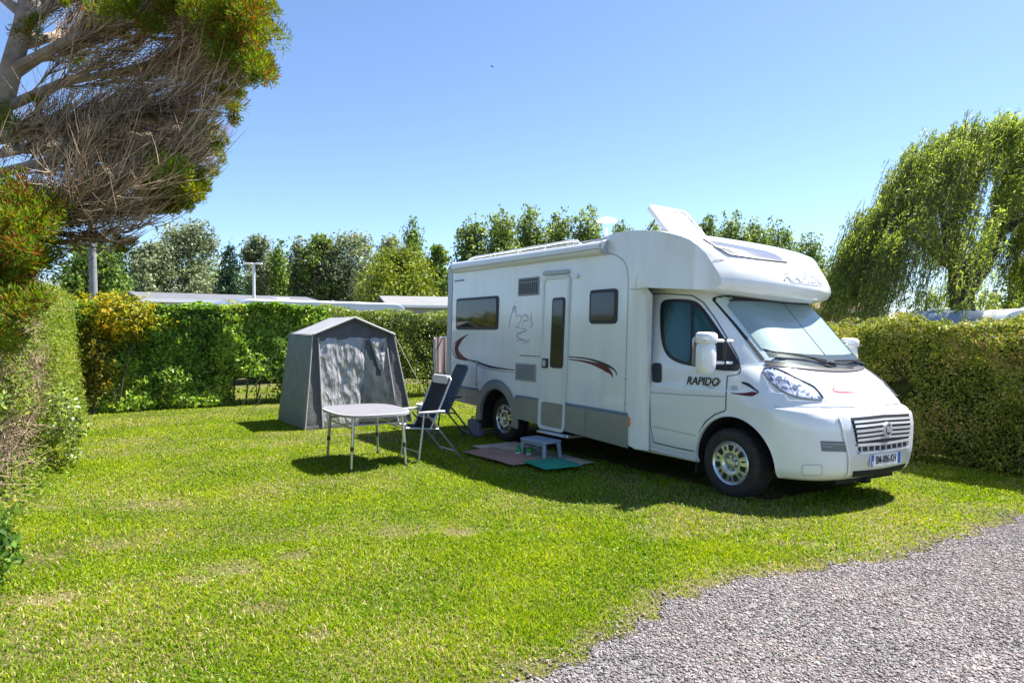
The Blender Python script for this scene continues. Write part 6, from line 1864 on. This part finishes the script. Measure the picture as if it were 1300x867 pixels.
tree('silver', 478, 512, 302, 62, 2200, .4, 'grey green tree peeping over the yellow willow', 'silver_poplar', 'round', seed=11, group=GB)
tree('yellow', 464, 552, 318, 40, 6500, .27, 'rounded yellow green willow above the house roof', 'willow_tree', 'round', seed=12, group=GB)
tree('mid', 511, 543, 273, 60, 4200, .38, 'tall slender dark poplar rising left of the motorhome', 'poplar_tree', 'column', seed=13, group=GB)
tree('mid', 543, 570, 313, 54, 2600, .38, 'small green tree touching the back corner of the motorhome', 'broadleaf_tree', 'round', seed=14, group=GB)
GV = 'tall poplars behind the motorhome'
for i, (a, b, top, dist, lab) in enumerate(((574, 624, 271, 43, 'leftmost poplar above the motorhome roof, with a stepped outline'), (616, 660, 262, 44, 'poplar above the awning, second from the left'), (650, 697, 262, 46, 'bushy poplar above the middle of the awning'),
                                       (690, 728, 266, 47, 'poplar above the right part of the awning'), (724, 768, 261, 46, 'poplar just left of the white roof aerial'), (768, 812, 280, 56, 'lower poplar between the roof aerial and the raised hatch'))):
    tree('poplar', a - 7, b + 7, top - 4, dist, 9500, .32, lab, 'poplar_tree', 'poplar', seed=30 + i, group=GV, pybot=360)
for i, (a, b, top, dist, lab) in enumerate(((808, 852, 282, 60, 'poplar hidden mostly behind the raised roof hatch'), (878, 916, 273, 55, 'poplar just right of the raised roof hatch'), (908, 950, 269, 52, 'fullest poplar above the smoked roof glass'),
                                       (942, 978, 271, 54, 'pointed poplar above the front of the overcab'), (968, 1008, 277, 56, 'poplar above the lettering on the overcab'), (1002, 1052, 297, 58, 'lower poplar between the overcab and the weeping willow'))):
    tree('poplar', a - 7, b + 7, top - 4, dist, 9000, .36, lab, 'poplar_tree', 'poplar', seed=50 + i, group=GV, pybot=370)
for i, (a, b, top, dist, kd, lab) in enumerate(((90, 190, 340, 66, 'mid', 'far green treetop between the wooden pole and the silver trees'), (225, 330, 345, 70, 'mid', 'far low tree behind the pointed fir'), (315, 420, 338, 72, 'silver', 'far grey green trees behind the street light'), (400, 520, 340, 74, 'mid', 'far green tree behind the wind bent silver tree'), (500, 600, 345, 70, 'mid', 'far green tree between the yellow willow and the motorhome'))):
    tree(kd, a, b, top, dist, 3600, .45, lab, 'broadleaf_tree', 'round', seed=90 + i, group='far trees closing the gaps of the treeline')
tree('pale', 1040, 1078, 345, 40, 2600, .25, 'pale green bush under the left edge of the weeping willow', 'bush', 'round', seed=71)
tree('mid', 1270, 1345, 330, 48, 4000, .34, 'dark green tree seen through the right side of the weeping willow', 'broadleaf_tree', 'round', seed=72)
tree('pale', 1060, 1115, 352, 52, 2200, .3, 'pale tree glimpsed behind the low pink house', 'bush', 'round', seed=73)

# ---- the weeping willow
def willow():
    D = 28.0
    foot = at(1222, 420, D); foot.z = gz(foot.x, foot.y)
    t_ = empty('weeping_willow', foot); tag(t_, 'big weeping willow with hanging strands and a dark forked trunk behind the right hedge', 'tree')
    F0 = np.array(foot)
    tr = MB()
    def L(px, py, d=D): return tuple(at(px, py, d) - foot)
    tr.tube([(0, 0, 0), L(1221, 380), L(1218, 345), L(1205, 300), L(1192, 255)], [.55, .46, .40, .25, .08], 12)
    tr.tube([L(1221, 372), L(1246, 340), L(1262, 300), L(1275, 240), L(1290, 190)], [.40, .34, .28, .2, .1], 10)
    tr.tube([L(1218, 345), L(1175, 312), L(1140, 290), L(1118, 288)], [.25, .16, .09, .04], 8)
    tr.tube([L(1262, 300), L(1320, 260), L(1370, 240)], [.22, .15, .08], 8)
    tr.tube([L(1205, 300), L(1225, 230, D + 2), L(1240, 170, D + 3)], [.2, .13, .06], 8)
    tr.build('trunk', DKTRUNK, t_)
    # curtains of strands: each cluster starts from a bough end and is blown to the left
    nc, per_c = 190, 26
    n = nc * per_c
    px = rng.uniform(1084, 1425, nc); uy = rng.uniform(-1, 1, nc)
    htop = np.interp(px, [1084, 1092, 1112, 1122, 1148, 1158, 1178, 1198, 1230, 1268, 1296, 1360, 1425], [345, 305, 285, 252, 238, 200, 186, 160, 166, 150, 170, 222, 310])
    ztop = CAMH + (418 - htop) / FPX * D
    depth = np.where(rng.random(nc) < .5, .03 * rng.random(nc), rng.random(nc))
    uy = np.where(depth < .03, uy * .45, uy)
    zc = ztop - np.abs(uy) ** 2.2 * 2.6 - depth * (ztop - 2.6) * .80
    pxs = np.repeat(px, per_c) + rng.normal(size=n) * 4; uys = np.repeat(uy, per_c) + rng.normal(size=n) * .07
    zt = np.repeat(zc, per_c) + rng.normal(size=n) * .28 - .2
    lc0 = np.where(px < 1200, rng.uniform(2.2, 5.8, nc), rng.uniform(1.0, 4.3, nc))
    lc_ = np.repeat(lc0, per_c)
    pxc, uyc = np.repeat(px, per_c), np.repeat(uy, per_c)
    X = (pxs - 1228) / FPX * D; Y = uys * 6.2
    ln = np.minimum(lc_ * rng.uniform(.55, 1.15, n), np.maximum(zt - rng.uniform(1.0, 3.0, n), .6))
    # the trunk shows under a shorter curtain
    open_ = (np.abs(pxc - 1240) < 55) & (uyc < .6)
    ok = ~(open_ & (zt < 5.6))
    X, Y, zt, ln, uyc, open_ = X[ok], Y[ok], zt[ok], ln[ok], uyc[ok], open_[ok]; cl = np.repeat(rng.random(nc), per_c)[ok]; n = len(zt)
    ln = np.where(open_, np.minimum(ln, np.maximum(zt - rng.uniform(3.9, 5.4, n), .5)), ln)
    K = 7; kk = np.linspace(0, 1, K)
    drift = -(.30 + .35 * cl + .15 * rng.random(n)) * ln * .45
    P = np.zeros((n, K, 3))
    wob = rng.normal(size=(n, 1)) * .10
    lx = X[:, None] + drift[:, None] * kk[None] ** 1.2 + wob * np.sin(kk * 4)[None]
    ly = Y[:, None] + rng.normal(size=(n, 1)) * .22 * kk[None]
    P[..., :2] = (lx[..., None] * np.array(RGT)[:2] + ly[..., None] * np.array(FWD)[:2])
    P[..., 2] = zt[:, None] + .35 * np.sin(kk * PI * .6)[None] * (1 - kk)[None] - ln[:, None] * kk[None] ** 1.3
    ctr = np.array(at(1228, 400, D)); P[..., :2] += ctr[:2] - F0[:2]; P[..., 2] -= F0[2]
    V, Q = tubes_np(P, np.full((n, K), .012) * (1 - .6 * kk), 3)
    np_mesh('strands', V, quads=Q, mats=[TRUNKM], parent=t_)
    per = 38
    f = np.sort(rng.random((n, per)), 1) * (K - 1.001)
    i0 = f.astype(int); fr = (f - i0)[..., None]
    C = np.take_along_axis(P, i0[..., None].repeat(3, 2), 1) * (1 - fr) + np.take_along_axis(P, (i0 + 1)[..., None].repeat(3, 2), 1) * fr
    C = C.reshape(-1, 3) + rng.normal(size=(n * per, 3)) * .07
    ax = unit(rng.normal(size=C.shape) * .45 + np.array([0, 0, -1.]) + np.array(RGT) * -.45)
    V, F = leaf_arrays(C, rand_dirs(len(C)), rng.uniform(.10, .24, len(C)), .22, ax)
    np_mesh('crown', V, quads=F, mats=[LM['willow']], parent=t_)
willow()

# ================================================================ poles, lights, caravans, houses beyond the hedges
POLEW = mat('weathered_pole', (.22, .225, .23), rough=.8, var=.15, vscale=4, bump=.3, bscale=20)
p0 = at(121, 380, 19.0); p0.z = 0
pl_ = empty('utility_pole', p0); tag(pl_, 'grey wooden utility pole behind the corner of the back hedge', 'pole')
mb = MB(); mb.tube([(0, 0, 0), tuple(at(115, 240, 19.0) - p0)], [.115, .085], 12); mb.build('shaft', POLEW, pl_)
mb = MB(); tpz = at(115, 240, 19.0) - p0
mb.tube([(tpz.x - RGT.x * .4, tpz.y - RGT.y * .4, tpz.z - .3), (tpz.x + RGT.x * .4, tpz.y + RGT.y * .4, tpz.z - .3)], .035, 6); mb.build('crossarm', POLEW, pl_)
p0 = at(322.5, 380, 27.0); p0.z = 0
sl_ = empty('street_light', p0); tag(sl_, 'white street light with two flat heads on a thin pole', 'street light')
hz_ = at(322.5, 335, 27).z
mb = MB(); mb.tube([(0, 0, 0), (0, 0, hz_)], [.075, .05], 10); mb.build('pole', mat('white_lamp_post', (.7, .71, .72), .4), sl_)
for s in (-1, 1):
    mb = MB(); mb.box(.04 * s, .34 * s, -.07, .07, hz_ - .03, hz_ + .03, 0, Matrix.Rotation(math.atan2(RGT.y, RGT.x), 4, 'Z')); mb.build('lamp_head', mat('lamp_head_white', (.75, .75, .76), .4), sl_, bevel=.02)

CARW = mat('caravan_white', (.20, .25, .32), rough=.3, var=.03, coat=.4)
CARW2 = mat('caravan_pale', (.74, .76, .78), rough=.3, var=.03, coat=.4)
CARG = mat('caravan_window', (.03, .035, .04), rough=.06, coat=.5)
ROOFG = mat('grey_roof_sheet', (.13, .13, .14), rough=.6, var=.12, vscale=1)
ROOFL = mat('pale_roof_sheet', (.20, .20, .205), rough=.6, var=.1, vscale=1)
WALLG = mat('grey_green_wall', (.30, .33, .31), rough=.8, var=.06)
WALLC = mat('cream_wall', (.62, .52, .45), rough=.85, var=.1)
def block(name, label, cat, a, da, b, db, hpx, width, wall, roofm, kind):
    """long low building or caravan: a,b photo columns of the two near ends with their distances, hpx photo row of the near top edge at a"""
    A, B_ = at(a, 400, da), at(b, 400, db); A.z = B_.z = 0
    zt = at(a, hpx, da).z
    L_ = (B_ - A).length; rz = math.atan2(B_.y - A.y, B_.x - A.x)
    gzz = gz(A.x, A.y)
    o = empty(name, (A.x, A.y, gzz), rz); tag(o, label, cat)
    H = zt - gzz
    # away from the camera is +y local
    sgn = 1 if (Matrix.Rotation(rz, 3, 'Z') @ Vector((0, 1, 0))).dot(FWD) > 0 else -1
    def Y(v): return v * sgn
    mb = MB()
    if kind == 'caravan':
        prof = chaikin([(0, .45), (L_, .45), (L_ + .05, 1.2), (L_ - .12, H * .80), (L_ - .45, H), (L_ - 1.2, H), (1.2, H), (.45, H), (.12, H * .80), (-.05, 1.2)], 2)
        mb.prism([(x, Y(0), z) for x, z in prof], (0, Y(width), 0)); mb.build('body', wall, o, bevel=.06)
        for k in range(max(2, int(L_ / 2))):
            x = lerp(.7, L_ - 1.6, k / max(1, int(L_ / 2) - 1))
            f = MB(); f.prism([(p, Y(-.02), q) for p, q in rrect(x, x + .95, H * .56, H * .79, .08)], (0, Y(.04), 0)); f.build('window', CARG, o, bevel=.01)
        f = MB(); f.box(L_ * .55, L_ * .55 + .6, min(Y(-.03), Y(.02)), max(Y(-.03), Y(.02)), .55, H * .86); f.build('door', roofm, o, bevel=.02)
        f = MB(); f.box(L_ * .3, L_ * .3 + .45, min(Y(width * .4), Y(width * .6)), max(Y(width * .4), Y(width * .6)), H - .01, H + .09); f.build('roof_vent', roofm, o, bevel=.03)
        for x in (L_ * .42, L_ * .42 + .8):
            f = MB(); f.lathe([(0, -.02), (.18, -.02), (.30, -.03), (.30, .15), (0, .15)], (x, Y(.05), .30), 'y', 20); f.build('wheel', RUBBER, o)
    else:
        mb.box(0, L_, min(Y(0), Y(width)), max(Y(0), Y(width)), 0, H - .25); mb.build('wall', wall, o)
        rise = .35 if kind == 'home' else .55
        rf = MB(); ov = .35
        pr_ = [(Y(-ov), H - .25), (Y(width / 2), H - .25 + rise), (Y(width + ov), H - .25), (Y(width + ov), H - .33), (Y(width / 2), H - .33 + rise), (Y(-ov), H - .33)]
        rf.prism([(-ov, y, z) for y, z in pr_], (L_ + 2 * ov, 0, 0)); rf.build('roof', roofm, o)
        fa = MB(); fa.box(-ov, L_ + ov, min(Y(-ov - .03), Y(-ov)), max(Y(-ov - .03), Y(-ov)), H - .36, H - .24); fa.build('gutter', CARW2, o)
        for k in range(max(1, int(L_ / 2.4))):
            x = .8 + k * 2.3
            if x + 1.1 > L_: break
            w_ = MB(); w_.box(x, x + 1.1, min(Y(-.03), Y(.02)), max(Y(-.03), Y(.02)), 1.15, 2.15); wo_ = w_.build('window', CARW2, o)
            q = MB(); q.box(x + .07, x + 1.03, min(Y(-.045), Y(.0)), max(Y(-.045), Y(.0)), 1.22, 2.08); q.build('pane', CARG, wo_)
    return o
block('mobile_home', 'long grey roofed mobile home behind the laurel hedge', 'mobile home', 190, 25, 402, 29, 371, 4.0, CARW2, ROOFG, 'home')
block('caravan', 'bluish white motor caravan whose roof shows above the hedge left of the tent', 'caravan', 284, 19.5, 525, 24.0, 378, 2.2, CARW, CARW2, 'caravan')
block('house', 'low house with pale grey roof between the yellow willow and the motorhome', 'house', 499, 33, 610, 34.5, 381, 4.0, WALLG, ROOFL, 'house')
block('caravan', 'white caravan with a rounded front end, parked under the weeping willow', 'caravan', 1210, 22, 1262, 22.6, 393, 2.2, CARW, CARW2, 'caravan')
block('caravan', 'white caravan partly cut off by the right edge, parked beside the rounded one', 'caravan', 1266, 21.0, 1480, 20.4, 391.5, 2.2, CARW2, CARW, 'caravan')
block('house', 'low pinkish house with a dark arched opening left of the weeping willow', 'house', 1036, 36, 1104, 38, 388, 4.0, WALLC, mat('brown_roof', (.20, .10, .07), .8, var=.1), 'flat')

# a bird high in the sky
bp_ = at(625, 85, 60)
bd_ = MB()
bd_.tube([(-.22, 0, 0), (-.1, 0, .02), (.05, 0, .02), (.2, 0, 0)], [.012, .05, .06, .01], 8)
for s in (-1, 1): bd_.add([(-.06, 0, .02), (.08, 0, .02), (.02, s * .30, .10), (-.10, s * .55, .03), (-.10, s * .28, .08)], [(0, 1, 2, 4), (4, 2, 3)])
bo2 = bd_.build('bird', mat('dark_bird', (.04, .04, .045), .8)); bo2.scale = (.6, .6, .6); bo2.location = bp_; bo2.rotation_euler = (0, 0, .6)
so_ = bo2.modifiers.new('thickness', 'SOLIDIFY'); so_.thickness = .012
tag(bo2, 'small dark bird flying high in the clear sky', 'bird')
# ================================================================ every separate piece becomes a part of its own
def islands(me):
    n = len(me.vertices); par = np.arange(n)
    ed = np.empty(len(me.edges) * 2, dtype=np.int32); me.edges.foreach_get('vertices', ed); ed = ed.reshape(-1, 2)
    while True:
        a, b = par[ed[:, 0]], par[ed[:, 1]]
        lo = np.minimum(a, b); new = par.copy()
        np.minimum.at(new, ed[:, 0], lo); np.minimum.at(new, ed[:, 1], lo); np.minimum.at(new, a, lo); np.minimum.at(new, b, lo)
        new = new[new]
        if (new == par).all(): return par
        par = new
def split(o, key=None):
    me = o.data; isl = islands(me)
    co = np.empty(len(me.vertices) * 3, dtype=np.float32); me.vertices.foreach_get('co', co); co = co.reshape(-1, 3)
    grp = {}
    for i in np.unique(isl):
        c = co[isl == i].mean(0)
        grp.setdefault(key(c) if key else int(i), []).append(int(i))
    if len(grp) < 2: return
    sets = list(grp.values())
    for k, ids in enumerate(sets):
        m2 = me.copy()
        keep = np.isin(isl, ids)
        bm = bmesh.new(); bm.from_mesh(m2); bm.verts.ensure_lookup_table()
        bmesh.ops.delete(bm, geom=[v for v in bm.verts if not keep[v.index]], context='VERTS')
        bm.to_mesh(m2); bm.free()
        if k == 0: first = m2
        else:
            c = o.copy(); c.data = m2; COL.objects.link(c)
    o.data = first
sgn_y = lambda c: c[1] > 0
KEYS = {'skirt': None, 'panel_joint': None, 'arch_lip': None, 'mud_flap': None, 'fog_panel': None, 'fog_bar': None, 'pole': None, 'maroon_swoosh': None, 'dark_swoosh': None, 'grey_swoosh': None,
        'roof_vent': None, 'roof_rail': sgn_y, 'hinge': None, 'sun_blind': None, 'stretcher': None, 'guy_rope': None, 'gas_strut': None, 'end_cap': None, 'stripe': None,
        'bonnet_slot': None, 'skirt_edge': None, 'wiper': lambda c: c[1] > .02, 'corner_trim': None, 'nose_blade': None, 'blue_band': None, 'collar': lambda c: c[2] > .1, 'apron': None, 'rail': None, 'cab_window': None if False else sgn_y, 'cab_door': sgn_y, 'quarter_pane': None, 'swage_line': None, 'front_rail_joint': None, 'undertray': None, 'eave_piping': None, 'skirt_joint': None}
for o in [o for o in COL.objects if o.type == 'MESH']:
    st_ = o.name.split('.')[0]
    if st_ in KEYS and not (st_ in ('pole',) and o.parent is not None and o.parent.name.startswith('street')): split(o, KEYS[st_])
